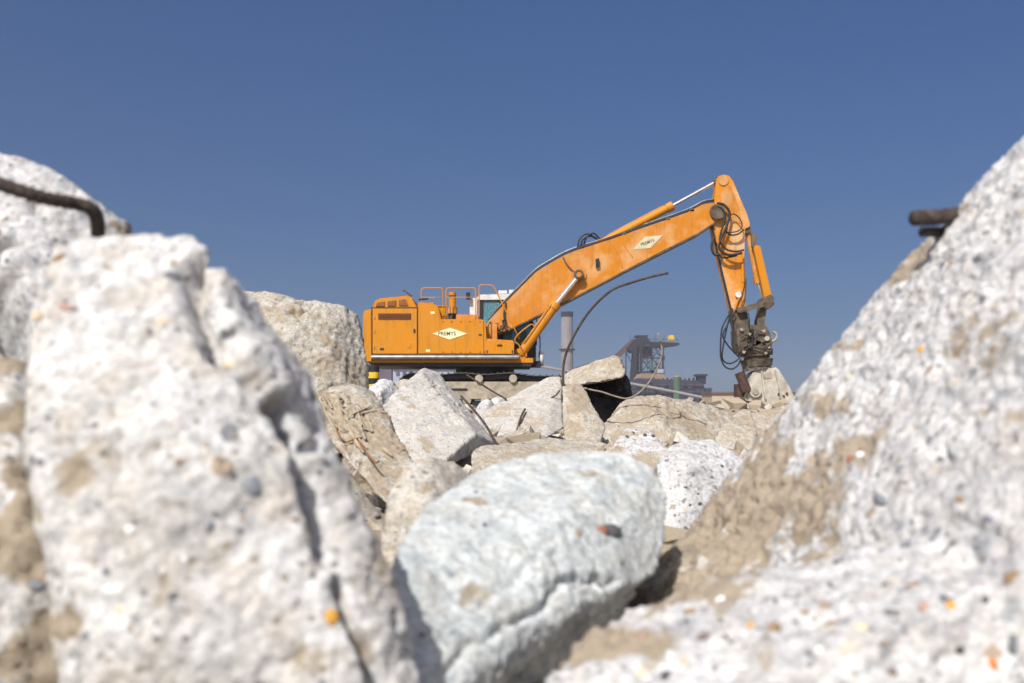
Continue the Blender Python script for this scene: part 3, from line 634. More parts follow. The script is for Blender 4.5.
# ------------------------------------------------------------------ the excavator (side-on, facing right)
ZG = 0.44
YN = 32.6                                   # distance of its near side
exc = empty('excavator', (P(485, 400, 34.1).x, 34.1, ZG), 'large orange demolition excavator on tracks with raised boom behind the rubble', 'excavator')

def text_part(name, s, px, py, y, width_px, ang, mat, parent):
    cu = bpy.data.curves.new(name, 'FONT'); cu.body = s; cu.align_x = 'CENTER'; cu.align_y = 'CENTER'; cu.extrude = 0.004; cu.size = 1.0; cu.offset = 0.012
    t = bpy.data.objects.new('tmp', cu); COL.objects.link(t)
    me = bpy.data.meshes.new_from_object(t.evaluated_get(bpy.context.evaluated_depsgraph_get()))
    bpy.data.objects.remove(t)
    xs = [v.co.x for v in me.vertices]; k = width_px * y / FPX / (max(xs) - min(xs)); c = P(px, py, y)
    for v in me.vertices:
        a, h, e = v.co.x * k, v.co.y * k * 1.05, v.co.z
        v.co = (c.x + a * math.cos(ang) - h * math.sin(ang), c.y - e, c.z + a * math.sin(ang) + h * math.cos(ang))
    return link(name, me, mat, parent)

# upper body
cw = ext('counterweight', [(363, 316), (364.5, 310.5), (371.2, 309), (371.2, 361), (365.5, 361.5), (363, 356)], YN + .02, 35.7, ORANGE, exc, 0.10)
eng = ext('engine_housing', [(371.9, 308), (417.4, 307.6), (418, 303.5), (435, 304.5), (438, 307), (441, 318.5), (441, 355), (371.9, 355)], YN + .06, 35.65, ORANGE, exc, 0.02)
box_px('door_panel', 372.6, 308.4, 416.8, 353.6, YN, YN + .08, ORANGE, eng, 0.012)
g = box_px('grille', 378, 313.2, 411, 319.2, YN - .015, YN + .02, GRILLE, eng, 0.004)
for k in range(4): box_px('louvre', 378.4, 313.9 + 1.4 * k, 410.6, 314.4 + 1.4 * k, YN - .04, YN - .016, GRILLE, eng, 0)
box_px('latch', 407.5, 343, 410.5, 347.5, YN - .02, YN + .01, ORANGE_OLD, eng, 0.004)
hood = ext('engine_hood', [(372.5, 307.4), (375, 301), (380, 298.4), (408, 295.6), (411.5, 297.5), (416.5, 307.2)], YN + .25, 35.4, ORANGE, exc, 0.05)
for q in ([(375.8, 306.4), (377.4, 302.6), (384.6, 301.6), (384.6, 306.2)], [(387.6, 306.0), (387.6, 301.2), (396, 300.3), (396, 305.8)], [(399, 305.7), (399, 299.9), (405.6, 299.2), (408.2, 305.5)]):
    ext('vent_grille', q, YN + .22, YN + .27, GRILLE, hood, 0.004)
box_px('hood_seam', 371, 307.3, 418, 308.2, YN + .03, YN + .5, BLACK, exc, 0)
side = ext('side_tank', [(441.4, 319), (482.5, 319.4), (485.4, 323), (486.4, 340.4), (484, 354.6), (441.4, 354.6)], YN + .03, 33.7, ORANGE, exc, 0.02)
ext('side_panel', [(418.2, 308), (436, 308.6), (440.4, 319.6), (483.4, 320.2), (483.4, 353.4), (418.2, 353.4)], YN - .005, YN + .06, ORANGE, side, 0.012)
dm = ext('logo_diamond', [(432.3, 333.6), (449.8, 327.8), (467.2, 333.6), (449.8, 339.6)], YN - .02, YN - .006, CREAM, side, 0)
text_part('lettering', 'PREMYS', 447, 333.7, YN - .021, 17.5, 0, LETTER, side)
box_px('tank_cap', 445, 315.5, 452, 319, YN + .3, YN + .7, DARK, side, 0.02)
tool = box_px('toolbox', 484.8, 341.6, 514, 353.8, YN, 33.5, ORANGE, exc, 0.02)
ext('step_plate', [(486, 338.6), (513, 340.4), (513, 341.6), (486, 341.6)], YN + .05, 33.5, ORANGE_OLD, tool, 0.004)
deck = box_px('deck_frame', 366, 358, 533, 362.6, YN + .1, 35.6, ORANGE, exc, 0.02)
ext('under_frame', [(369, 362.6), (533, 362.6), (531, 366.4), (372, 366)], YN + .12, 35.55, BLACK, exc, 0.01)
cyl_px('bumper_bar', (371.5, 357.2, YN - .02), (519, 357.2, YN - .02), 0.078, GREYM, exc)
# hinges, handles, bolts and placards on the panels
for a, b_ in ((373.6, 316), (373.6, 330), (373.6, 346)): box_px('hinge', a, b_, a + 1.0, b_ + 2.6, YN - .03, YN, ORANGE_OLD, eng, 0)
for a, b_ in ((413.5, 329),): box_px('handle', a, b_, a + 1.6, b_ + 3.4, YN - .03, YN, BLACK, eng, 0)
for a, b_ in ((380, 348), (426, 349.5), (430.5, 311.5)): box_px('placard', a, b_, a + 4, b_ + 2.2, YN - .006, YN, CREAM if a > 400 else BLACK, eng, 0)
for a in (443, 452, 461, 470, 480):
    for b_ in (321.6, 352): disc_px('bolt', a, b_, YN - .02, YN, 0.022, DARK, side, 6)
box_px('handle', 478.6, 334, 481.4, 335.2, YN - .03, YN - .004, BLACK, side, 0)
box_px('handle', 497, 344.5, 502, 345.8, YN - .03, YN, BLACK, tool, 0)
for a in (486.2, 511.6): box_px('hinge', a, 350, a + 1.4, 352.5, YN - .025, YN, DARK, tool, 0)
# seams
box_px('panel_seam', 371.3, 309.5, 372.2, 360, YN + .01, YN + .3, BLACK, exc, 0)
box_px('panel_seam', 417.0, 309, 417.8, 354, YN + .02, YN + .3, BLACK, exc, 0)
# deck clutter behind the rails
box_px('valve_box', 429, 305.5, 445, 318.4, 33.2, 33.7, ORANGE, exc, 0.03)
box_px('air_box', 418.5, 302.5, 434, 310, 33.6, 34.6, ORANGE_OLD, exc, 0.06)
ex = cyl_px('exhaust_stack', (452.4, 318.4, 33.3), (452.4, 292.4, 33.3), 0.12, ORANGE, exc, None, 16, 0.01)
cyl_px('collar', (452.4, 313.6, 33.3), (452.4, 307.4, 33.3), 0.17, ORANGE_OLD, ex, None, 16, 0.02)
cyl_px('cap', (452.4, 297.6, 33.3), (452.4, 295.4, 33.3), 0.125, DARK, ex, None, 16)
cyl_px('base', (452.4, 319, 33.3), (452.4, 314.2, 33.3), 0.15, BLACK, ex, None, 16)
box_px('pump_box', 456, 314.5, 478, 319.2, 33.1, 33.6, ORANGE_OLD, exc, 0.02)
wf = box_px('white_filter_post', 469.8, 296.8, 477, 318.8, 33.5, 33.75, WHITEP, exc, 0.03)
box_px('mirror', 466.2, 292.4, 470.2, 299.4, 33.3, 33.42, BLACK, exc, 0.015)
tube_px('antenna', [(412, 296, 33.4), (407, 292.5, 33.4), (402.5, 290, 33.4)], 0.02, DARK, exc)
tube_px('antenna', [(410.5, 297, 33.5), (406, 291.5, 33.5), (404, 289.6, 33.5)], 0.012, DARK, exc)
tube_px('mirror_arm', [(419, 299.6, YN + .1), (424, 299.0, YN + .1), (428, 298.4, YN + .1)], 0.035, BLACK, exc)

def rail(pts, mids):
    r = tube_px('handrail', [(a, b_, YN + .1) for a, b_ in pts], 0.020, ORANGE, exc, 8, 3)
    for a, b_, c in mids: tube_px('mid_bar', [(a, b_, YN + .1), (c, b_, YN + .1)], 0.018, ORANGE, r, 6)
rail([(421.4, 308), (421.4, 300), (421.4, 291), (423, 288.4), (427, 288), (438, 288), (441.6, 288.4), (442.8, 291), (442.8, 305), (442.8, 318.5)], [(421.4, 297.6, 442.8)])
rail([(446.2, 318.5), (446.2, 305), (446.2, 291), (447.6, 288.4), (451, 288), (471, 288), (474.6, 288.4), (475.8, 291), (475.8, 305), (475.8, 319)], [(446.2, 297.4, 475.8)])
rail([(479.2, 319), (479.2, 305), (479.2, 288), (480.2, 285.4), (483, 285), (490, 285.2), (493, 286), (495, 289), (505, 309), (519.5, 339)], [])
rail([(514.8, 341.6), (516, 337), (522, 331), (529, 325.6), (532, 324.4), (534, 326), (533.5, 330), (522, 344)], [])
rail([(515, 342), (519, 345), (520.4, 350), (520.4, 357)], [])

# cab on the far side
Y0c, Y1c = 34.7, 35.7
cab = box_px('cab', 479.5, 345, 536, 362, Y0c, Y1c, BLACK, exc, 0.03)
ext('roof', [(477.5, 297), (480, 294.6), (520, 293.6), (527, 296), (527, 299.4), (477.5, 299.8)], Y0c - .04, Y1c + .04, WHITEP, cab, 0.03)
box_px('roof_lamp', 498.5, 290.4, 507, 293.6, Y0c + .1, Y1c - .4, WHITEP, cab, 0.02)
box_px('roof_lamp', 509, 289.8, 518, 293.4, Y0c + .1, Y1c - .3, WHITEP, cab, 0.02)
for q in ([(479.5, 299.6), (483, 299.6), (483, 345), (479.5, 345)], [(499, 299.6), (502.5, 299.6), (504, 345), (500.5, 345)], [(521, 299.4), (525, 299.4), (537, 332), (537, 345), (533.5, 345), (533.5, 333)]):
    for ya, yb in ((Y0c, Y0c + .09), (Y1c - .09, Y1c)): ext('pillar', q, ya, yb, BLACK, cab, 0.01)
for ya in (Y0c + .04, Y1c - .06):
    ext('window_pane', [(483, 299.8), (499, 299.8), (500.5, 345), (483, 345)], ya, ya + .012, GLASS, cab, 0)
    ext('window_pane', [(502.5, 299.6), (521, 299.4), (533.5, 333), (533.5, 345), (504, 345)], ya, ya + .012, GLASS, cab, 0)
seat = box_px('operator_seat', 489, 318, 497, 345, 35.0, 35.45, BLACK, cab, 0.04)
box_px('seat_base', 489, 333, 508, 345, 35.0, 35.45, BLACK, cab, 0.04)
for a, b_, c_, d_ in ((497, 326, 505, 345), (506, 318, 512, 345), (515, 330, 526, 345), (484, 301, 487, 309), (509, 306, 513, 312)): box_px('console', a, b_, c_, d_, 34.95, 35.4, BLACK if b_ > 305 else ORANGE_OLD, cab, 0.03)
for k in range(6):
    ya = Y0c + .03 + k * 0.185
    tube_px('guard_bar', [(529, 301, ya), (539.5, 329, ya), (539.5, 361, ya)], 0.02, DARK, cab, 6, 2)
for yy in (308, 318, 330, 338, 346, 354, 361):
    xx = 529 + (yy - 301) * 0.375 if yy < 329 else 539.5
    tube_px('guard_bar', [(xx, yy, Y0c + .02), (xx, yy, Y1c)], 0.02, DARK, cab, 6)
tube_px('white_tank', [(541, 352, 34.8), (541, 366, 34.8)], 0.09, WHITEP, exc, 12)
box_px('step', 524, 361, 541, 367, 34.0, 34.7, BLACK, exc, 0.02)

# boom
YB0, YB1 = 33.8, 34.52
YBC = 0.5 * (YB0 + YB1)
boom = ext('boom', [(488, 321.5), (505, 303), (522, 286), (536, 272), (550, 263.4), (564, 255.5), (578, 250), (602, 242.4), (644, 227.6), (686, 213), (702, 204.6), (712, 203), (721, 205), (723.5, 210), (721, 217), (714, 222.5), (698, 233), (664, 250), (630, 267.5), (598, 284.5), (567, 300.5), (546, 311), (524, 322), (508, 329.6), (497, 334), (490, 332), (486.5, 327)], YB0, YB1, ORANGE_OLD, exc, 0.03)
disc_px('pin_boss', 493.5, 327, YB0 - .07, YB1 + .07, 0.22, ORANGE_OLD, boom, 20, 0.02)
disc_px('pin_boss', 579, 274.6, YB0 - .05, YB1 + .05, 0.26, ORANGE_OLD, boom, 20, 0.02)
disc_px('pin_boss', 579, 274.6, YB0 - .30, YB1 + .30, 0.13, DARK, boom, 16)
disc_px('pin_cap', 579, 274.6, YB0 - .32, YB0 - .30, 0.085, ORANGE_OLD, boom, 14)
ext('logo_diamond', [(632.4, 249.6), (645, 236.8), (663, 235.2), (650.5, 248)], YB0 - .012, YB0 - .002, PALEDEC, boom, 0)
text_part('lettering', 'PREMYS', 647.5, 242.6, YB0 - .013, 14, 0.33, LETTER, boom)
ext('lower_flange', [(714, 222.6), (698, 233.2), (630, 267.7), (567, 300.7), (546, 311.2), (508, 330), (508, 331.2), (546.4, 312.6), (567.4, 302), (630.4, 269), (698.6, 234.4), (714.8, 223.6)], YB0 - .03, YB1 + .03, DARK, boom, 0)
ext('work_lamp', [(595.8, 259), (599, 258), (599.4, 265.6), (596, 267)], YB0 - .12, YB0, BLACK, boom, 0.01)
for q in ([(612, 243.5), (618, 254), (622.5, 268)], [(621, 241), (627, 250), (633, 258)], [(592, 252), (593, 262), (591, 268)]):
    tube_px('weld_seam', [(a, b_, YB0) for a, b_ in q], 0.012, ORANGE, boom, 6)
for k, (off, ya, rr) in enumerate(((0.5, 33.88, .03), (1.6, 33.98, .028), (2.4, 34.1, .028), (1.0, 34.3, .03))):
    tube_px('hydraulic_hose', [(x, y - off, ya) for x, y in ((489, 322), (497, 311), (506, 301.5), (522, 285.4), (536, 271.4), (550, 262.4), (564, 254.6), (578, 249), (602, 241.6), (644, 226.8), (686, 212.2), (703, 203.6), (714, 201.6))], rr, BLACK if k != 2 else GREYM, boom, 6, 5)
for dx, h in ((0, 8), (3, 5), (6, 9)):
    tube_px('hydraulic_hose', [(577 + dx, 249, 34.0 + dx * .03), (580 + dx, 241 - h * .3, 34.0), (587 + dx, 240 - h * .75, 34.05), (595 + dx * .5, 241.5 - h * .5, 34.1), (600 + dx * .3, 241, 34.15)], 0.028, BLACK, boom, 6)
tube_px('hydraulic_hose', [(563, 257, 33.77), (566, 263, 33.74), (571, 269, 33.74), (576, 273, 33.74)], 0.022, DARK, boom, 6)
tube_px('hydraulic_hose', [(490, 322, 33.7), (491, 327, 33.62), (496, 330, 33.6), (502, 328.6, 33.6), (505, 323, 33.64), (504, 314, 33.7), (506, 303, 33.8)], 0.035, BLACK, boom, 8)
tube_px('hydraulic_hose', [(487, 325, 33.7), (490, 331, 33.6), (497, 333, 33.56), (503, 330, 33.6), (503, 320, 33.7)], 0.03, BLACK, boom, 8)
box_px('pivot_bracket', 486, 324, 497, 341, 33.5, 33.74, ORANGE_OLD, exc, 0.04)
for (a, b_) in ((690, 211), (666, 219.5), (622, 234.5)): box_px('hose_clamp', a, b_ - 2.6, a + 4, b_ + .4, YB0, YB1, DARK, boom, 0.01)

def ram(name, a, b_, c, rb, rr, parent, matb=ORANGE):
    """hydraulic ram: barrel from a to b, rod on to c"""
    o = cyl_px(name, a, b_, rb, matb, parent, None, 16, 0.015)
    d = (P(*c) - P(*a)).normalized()
    bm = bmesh.new(); add_cyl(bm, P(*b_) - d * 0.16, P(*b_) + d * 0.06, rb * 1.22, None, 16); bm_link('gland', bm, matb, o, bevel=0.01)
    cyl_px('rod', b_, c, rr, CHROME, o, None, 14)
    return o
for yy in (33.62, 34.7):
    ro = ram('boom_ram', (520.5, 354.5, yy), (555.5, 304.5, yy), (578, 276.5, yy), 0.165, 0.085, exc)
    disc_px('ram_eye', 520.5, 354.5, yy - .1, yy + .1, 0.22, ORANGE_OLD, ro)
    disc_px('ram_eye', 579, 274.6, yy - .09, yy + .09, 0.17, DARK, ro)
    tube_px('ram_pipe', [(524, 343, yy - .18), (540, 320, yy - .18), (551, 304, yy - .18)], 0.02, ORANGE_OLD, ro, 6)
ar = ram('stick_ram', (600.5, 243.5, YBC), (671, 206.5, YBC), (717.5, 181, YBC), 0.135, 0.062, exc, ORANGE)
tube_px('ram_pipe', [(604, 238.8, YBC), (612, 233, YBC), (640, 218, YBC), (664, 205.5, YBC)], 0.022, ORANGE_OLD, ar, 6)
disc_px('ram_eye', 717.5, 180.6, YBC - .12, YBC + .12, 0.13, DARK, ar)
ext('ram_bracket', [(592, 246.5), (598, 239), (604, 238.4), (608, 242), (606, 245)], YBC - .2, YBC + .2, ORANGE_OLD, boom, 0.01)

# stick
YS0, YS1 = 33.92, 34.42
stick = ext('stick', [(716.4, 180), (718.6, 176), (724, 174.6), (729, 175.8), (733, 181), (738, 193), (742.6, 204), (747, 214), (749.8, 223), (749.4, 226.5), (745, 229), (744.4, 252), (744.8, 271), (746, 311), (731.6, 311), (727.5, 294), (722.4, 274), (716.6, 248), (712.6, 228), (713.4, 212), (714.6, 198)], YS0, YS1, ORANGE_WORN, exc, 0.025)
ext('edge_strip', [(712.0, 226), (713.2, 226), (717.6, 248), (723.4, 274), (732.4, 311), (730.8, 311), (721.6, 274), (715.8, 248)], YS0 - .05, YS0 + .04, BLACK, stick, 0)
disc_px('pin_boss', 717.6, 211.5, YB0 - .1, YB1 + .1, 0.26, DARK, stick, 20, 0.02)
disc_px('pin_boss', 723.5, 180.4, YS0 - .04, YS1 + .04, 0.17, ORANGE_OLD, stick, 16, 0.01)
ext('cover_plate', [(720.5, 195), (726.5, 184), (731, 186), (739.6, 208), (741.4, 224), (725, 217)], YS0 - .012, YS0 - .001, ORANGE_OLD, stick, 0.004)
low = ext('stick_end', [(731.2, 310.4), (746.6, 310.4), (754.5, 350), (749, 356), (742, 355), (738.5, 348)], YS0 - .01, YS1 + .01, DARK, exc, 0.02)
for yy in (33.83, 34.5):
    cyl_px('stick_pipe', (742.5, 262, yy), (743.2, 282, yy), 0.05, ORANGE, stick, None, 10)
tube_px('stick_pipe', [(743.5, 254, 33.86), (743.6, 275, 33.84), (742.4, 289, 33.82), (737, 303, 33.84), (735, 310, 33.84)], 0.03, ORANGE, stick, 6)
tube_px('stick_pipe', [(746, 278, 33.86), (745, 296, 33.84), (741, 306, 33.84)], 0.022, DARK, stick, 6)
disc_px('pipe_clamp', 738.6, 294.6, YS0 - .12, YS0, 0.10, WHITEP, stick, 12)
# hoses round the stick pivot
for pts, rr in (([(717, 203), (724, 205), (729.5, 213), (727, 225), (722, 236), (719, 246), (722, 252), (730, 255), (742, 253)], .045),
                ([(716, 206), (722, 209), (725, 218), (721, 232), (720, 241), (726, 249), (735, 251.5), (744, 250)], .034),
                ([(729, 216), (734, 214), (740, 219), (742, 226), (738, 231), (729, 232.5), (725.5, 231)], .022),
                ([(725, 231), (731, 235), (738, 234), (744, 229.4)], .03),
                ([(715, 236), (712, 243), (712, 250), (715, 255), (719, 254)], .04),
                ([(718, 252), (722, 257.5), (730, 257), (737, 255.5)], .03)):
    tube_px('hydraulic_hose', [(a, b_, 33.72 - .02 * i) for i, (a, b_) in enumerate(pts)], rr, BLACK, stick, 7)
# bucket ram, lever and links
br = ram('crusher_ram', (747.6, 231, 34.15), (757.2, 281.5, 34.15), (764.5, 301, 34.15), 0.10, 0.055, exc, ORANGE_OLD)
disc_px('ram_eye', 747.2, 229.4, 33.98, 34.32, 0.13, DARK, br)
ext('guard_lever', [(753.6, 247.5), (756, 245), (760.2, 246), (763, 258), (770.8, 292), (771.6, 298), (765, 300)], 33.8, 34.0, ORANGE, exc, 0.02)
box_px('lever_bracket', 751.6, 234, 757, 247, 33.85, 33.95, DARK, exc, 0.01)
ext('knuckle', [(764.6, 297), (770.5, 294.4), (774, 297.4), (774.4, 305), (770, 308.5), (765, 308.4), (762, 303)], 33.72, 34.6, DARK, exc, 0.04)
for yy in (33.7, 34.46):
    ext('link_bar', [(737, 309.4), (740, 307), (764, 301.4), (767, 303), (766, 306.4), (741, 312.6), (738, 312.4)], yy, yy + .14, DARK, exc, 0.02)
ext('push_link', [(761, 306), (766.6, 307.4), (764, 330), (757.6, 330), (757.4, 320)], 33.95, 34.4, DARK, exc, 0.03)
# rotator and crusher
coup = ext('coupler', [(736.6, 330), (740, 325.4), (752, 324.8), (766.5, 326), (770, 333), (772.6, 343), (771, 351), (739.6, 352), (737.4, 343)], 33.7, 34.65, DARK, exc, 0.04)
for a, b_ in ((745, 343.4), (767, 338.4)): disc_px('pin_cap', a, b_, 33.62, 34.7, 0.085, JAW, coup, 12)
for q in ([(741, 330), (748, 334), (747, 346), (741, 348)], [(752, 331), (763, 332), (765, 341), (756, 346)]): ext('side_plate', q, 33.6, 33.7, DARK, coup, 0.02)
disc_px('drum', 757, 346.5, 33.60, 34.75, 0.21, DARK, coup, 20, 0.03)
for a, b_, w_, h_ in ((742, 333, 5, 3), (750, 329, 4, 5), (758, 331, 6, 3), (766, 343, 4, 6), (747, 347.5, 6, 2.4), (764, 349, 7, 2), (741, 346, 3, 5), (753, 338, 3, 6)):
    box_px('fitting', a, b_, a + w_, b_ + h_, 33.52 + R.uniform(0, .12), 33.72, R.choice([DARK, DARK, BLACK, RUSTC]), coup, 0.02)
for a, b_ in ((742, 329.5), (750, 334), (764, 331), (769, 347), (744, 352), (766, 353)): disc_px('bolt', a, b_, 33.5, 33.7, 0.05, DUSTY, coup, 8)
for q in ([(741, 338), (746, 335), (753, 337), (757, 333)], [(744, 350), (752, 347), (762, 349), (770, 345)], [(749, 328), (753, 334), (752, 342), (748, 347)]):
    tube_px('hose', [(a, b_, 33.5) for a, b_ in q], 0.022, BLACK, coup, 6)
tube_px('hook', [(770, 341, 34.1), (773.6, 341, 34.1), (776.6, 337.6, 34.1), (776, 333.6, 34.1), (773, 331.8, 34.1)], 0.045, DUSTY, coup, 8)
rot = bmesh.new(); c0 = P(757, 364, 34.15)
for za, zb, ra, rb_ in ((350, 356, .55, .53), (356, 359.5, .44, .44), (359.5, 366.5, .56, .50), (366.5, 370, .45, .50)):
    a_, b2 = P(756.5, za, 34.15), P(757, zb, 34.15); add_cyl(rot, a_, b2, ra, rb_, 20)
rotor = bm_link('rotator', rot, DARK, exc, bevel=0.02)
for k in range(10):
    t = k * math.pi / 5; c = P(757, 368, 34.15)
    bm = bmesh.new(); add_cyl(bm, (c.x + .47 * math.cos(t), 34.15 + .47 * math.sin(t), c.z - .06), (c.x + .47 * math.cos(t), 34.15 + .47 * math.sin(t), c.z + .05), .04, None, 6); bm_link('bolt', bm, DARK, rotor)
jaw = ext('crusher_body', [(752.6, 373), (757, 370.4), (775.4, 367.2), (778.6, 369.4), (784, 378), (789, 386), (793.6, 395), (794, 405), (790, 412), (770, 416), (764, 406), (755, 402.5), (746, 400.5), (744.4, 396), (747, 388)], 33.75, 34.55, JAW, exc, 0.04)
ext('window_plate', [(762.4, 373.4), (771, 371.6), (772.4, 377.6), (763.4, 379.4)], 33.73, 33.76, DUSTY, jaw, 0.004)
for xx, r1 in ((761, 0), (775, 2)):
    ext('rib', [(xx, 371 - r1 * .6), (xx + 1.4, 370.6 - r1 * .6), (xx + 5.5 + r1, 399), (xx + 3.8 + r1, 399)], 33.67, 33.75, JAW, jaw, 0.004)
disc_px('jaw_pivot', 755.6, 391.4, 33.62, 34.68, 0.20, JAW, jaw, 20, 0.02)
disc_px('jaw_pivot', 755.6, 391.4, 33.58, 33.63, 0.11, DUSTY, jaw, 14, 0.01)
for a, b_ in ((746.8, 397), (779, 394), (784, 396), (787, 393.6), (781, 398.8)): disc_px('bolt', a, b_, 33.70, 33.76, 0.045, DARK, jaw, 8)
ext('lower_jaw', [(744.5, 400.5), (755, 403), (764, 406.5), (766, 414), (757, 413), (755, 408), (746, 404.5)], 33.85, 34.45, DARK, exc, 0.03)
cr = cyl_px('jaw_ram', (739.4, 372.5, 33.7), (746.6, 391, 33.7), 0.17, RUSTC, exc, None, 16, 0.02)
box_px('ram_shield', 737, 384, 748, 397, 33.8, 34.3, RUSTC, cr, 0.04)
for pts in ([(733, 309), (727, 318), (722, 329), (720.6, 345), (721, 358), (725, 366.5), (732, 369), (738, 365), (741, 359)],
            [(735, 312), (729, 322), (723, 335), (727, 344), (733, 351), (739, 357)],
            [(732, 308), (727.5, 325), (722.6, 350), (723, 360), (729, 363.5), (736, 361), (741, 356)]):
    tube_px('hydraulic_hose', [(a, b_, 33.75) for a, b_ in pts], 0.028, BLACK, exc, 7)
tube_px('hydraulic_hose', [(748, 313, 33.8), (749.4, 320, 33.7), (749, 328, 33.7)], 0.02, BLACK, exc, 6)

# turntable and tracks
c = P(485, 366, 34.1)
bm = bmesh.new(); add_cyl(bm, (c.x, 34.1, 1.55), (c.x, 34.1, 1.9), 1.0, None, 32); bm_link('turntable', bm, BLACK, exc)
bm = bmesh.new(); add_box(bm, (c.x - 1.2, 33.0, 0.95), (c.x + 1.2, 35.3, 1.56)); bm_link('carriage', bm, DARK, exc, bevel=0.05)
shoe_me = None
def track(y0):
    global shoe_me
    xa, xb = P(398, 0, 32.4).x + .5, P(572, 0, 32.4).x - .5
    zt, zb = ZG + 1.20, ZG + .02; zc, r = (zt + zb) / 2, (zt - zb) / 2 - .06
    path = []
    L1 = xb - xa; per = 2 * L1 + 2 * math.pi * r; n = int(per / 0.2)
    for k in range(n):
        s = per * k / n
        if s < L1:
            u = s / L1; z = zc + r - 0.05 * math.sin(math.pi * u * 3) ** 2 - (0.10 * max(0, u - .75) / .25)
            path.append((xa + s, z, 0.0))
        elif s < L1 + math.pi * r:
            t = (s - L1) / r; path.append((xb + r * math.sin(t), zc - .05 + r * math.cos(t) * (1 if t > 1.5 else .93), -t))
        elif s < 2 * L1 + math.pi * r:
            path.append((xb - (s - L1 - math.pi * r), zc - r, -math.pi))
        else:
            t = (s - 2 * L1 - math.pi * r) / r; path.append((xa - r * math.sin(t), zc - r * math.cos(t), -math.pi - t))
    bm = bmesh.new(); inner = []; outer = []
    for (x, z, t) in path:
        nx, nz = math.sin(-t), math.cos(t)
        inner.append((x - nx * .17, z - nz * .17)); outer.append((x - nx * .01, z - nz * .01))
    for ya, yb in ((y0 + .18, y0 + .25), (y0 + .38, y0 + .45)):
        vi = [[bm.verts.new((x, y, z)) for x, z in q] for q in (inner, outer) for y in (ya, yb)]
        m_ = len(path)
        for k in range(m_):
            j = (k + 1) % m_
            for A, B in ((0, 2), (2, 3), (3, 1), (1, 0)):
                bm.faces.new((vi[A][k], vi[A][j], vi[B][j], vi[B][k]))
    tr = bm_link('track', bm, BLACK, exc)
    for (x, z, t) in path:
        if shoe_me is None:
            b2 = bmesh.new(); add_box(b2, (-.094, -.31, 0), (.094, .31, .025)); add_box(b2, (-.09, -.31, .026), (-.07, .31, .06))
            bmesh.ops.recalc_face_normals(b2, faces=b2.faces)
            shoe_me = bpy.data.meshes.new('track_shoe'); b2.to_mesh(shoe_me); b2.free(); shoe_me.materials.append(SHOE)
        o = bpy.data.objects.new('track_shoe', shoe_me); COL.objects.link(o); o.parent = tr
        o.location = Vector((x, y0 + .31, z)) - WLOC[tr]; o.rotation_euler = (0, -t, 0)
    bm = bmesh.new(); add_box(bm, (xa + .45, y0 + .1, zc - .30), (xb - .45, y0 + .5, zc + .26)); bm_link('track_frame', bm, DUSTY, tr, bevel=0.08)
    bm = bmesh.new(); add_box(bm, (xa + 1.15, y0 + .07, zc - .02), (xa + 1.75, y0 + .101, zc + .04)); bm_link('slot', bm, BLACK, tr)
    for px in (479, 513):
        cxr = P(px, 0, y0).x
        bm = bmesh.new(); add_cyl(bm, (cxr, y0 + .0, zc + .36), (cxr, y0 + .5, zc + .36), .13, None, 16); bm_link('carrier_roller', bm, DUSTY, tr, bevel=.02)
        bm = bmesh.new(); add_box(bm, (cxr - .08, y0 + .12, zc + .20), (cxr + .08, y0 + .4, zc + .30)); bm_link('roller_bracket', bm, BLACK, tr)
    for k in range(7):
        cxr = xa + .55 + k * (xb - xa - 1.1) / 6
        bm = bmesh.new(); add_cyl(bm, (cxr, y0 + .06, zb + .24), (cxr, y0 + .5, zb + .24), .14, None, 14); bm_link('track_roller', bm, DUSTY, tr)
    for nm, cx, rr in (('sprocket', xa, r - .1), ('idler', xb, r - .1)):
        bm = bmesh.new(); add_cyl(bm, (cx, y0 + .16, zc), (cx, y0 + .46, zc), rr, None, 22); add_cyl(bm, (cx, y0 + .08, zc), (cx, y0 + .159, zc), rr * .6, None, 18); bm_link(nm, bm, DARK, tr)
track(32.36); track(35.25)

# striped warning post just behind the tail
wp = empty('warning_post', (P(375, 0, 31.5).x, 31.5, 0.44), 'yellow and black striped post peeking out under the excavator\'s tail', 'post')
xw = P(375, 0, 31.5).x
for k in range(7):
    bm = bmesh.new(); add_cyl(bm, (xw - .04 + .0 * k, 31.5, .44 + .19 * k), (xw - .04, 31.5, .44 + .19 * (k + 1)), .18, None, 14); bm_link('band', bm, YELLOW if k % 2 else BLACK, wp)

# ------------------------------------------------------------------ steelworks far behind
def far(name, col, **k): return plain(name, col, 0.9, 0, 0.2, 0.15, **k)
F_STACK = far('stack_concrete', (0.23, 0.215, 0.23)); F_DARKB = far('dark_blue_cladding', (0.032, 0.032, 0.05)); F_STEEL = far('dark_steelwork', (0.018, 0.015, 0.022))
F_BROWN = far('rusty_conveyor', (0.10, 0.065, 0.065)); F_GREEN = far('green_tank_paint', (0.06, 0.11, 0.07)); F_TAN = far('tan_roofing', (0.24, 0.17, 0.12))
F_PURP = far('mauve_cladding', (0.10, 0.08, 0.11)); F_LIGHT = far('pale_blue_cladding', (0.30, 0.34, 0.45)); F_PIPE = far('pale_pipe', (0.20, 0.19, 0.19)); F_CREAMW = far('cream_render', (0.38, 0.32, 0.25)); F_ROOF = far('brown_roof', (0.13, 0.09, 0.085)); F_WIN = far('blue_window', (0.05, 0.08, 0.13))
YF = 480.0
def base(px, y): return (P(px, 0, y).x, y, 0.0)
st = empty('chimney', base(567, 520), 'tall grey factory chimney with a dark top ring behind the boom', 'chimney')
a = P(567, 0, 520)
bm = bmesh.new(); add_cyl(bm, (a.x, 520, 0), (a.x, 520, P(0, 317, 520).z), 3.45, 3.05, 28); bm_link('shaft', bm, F_STACK, st, smooth=False)
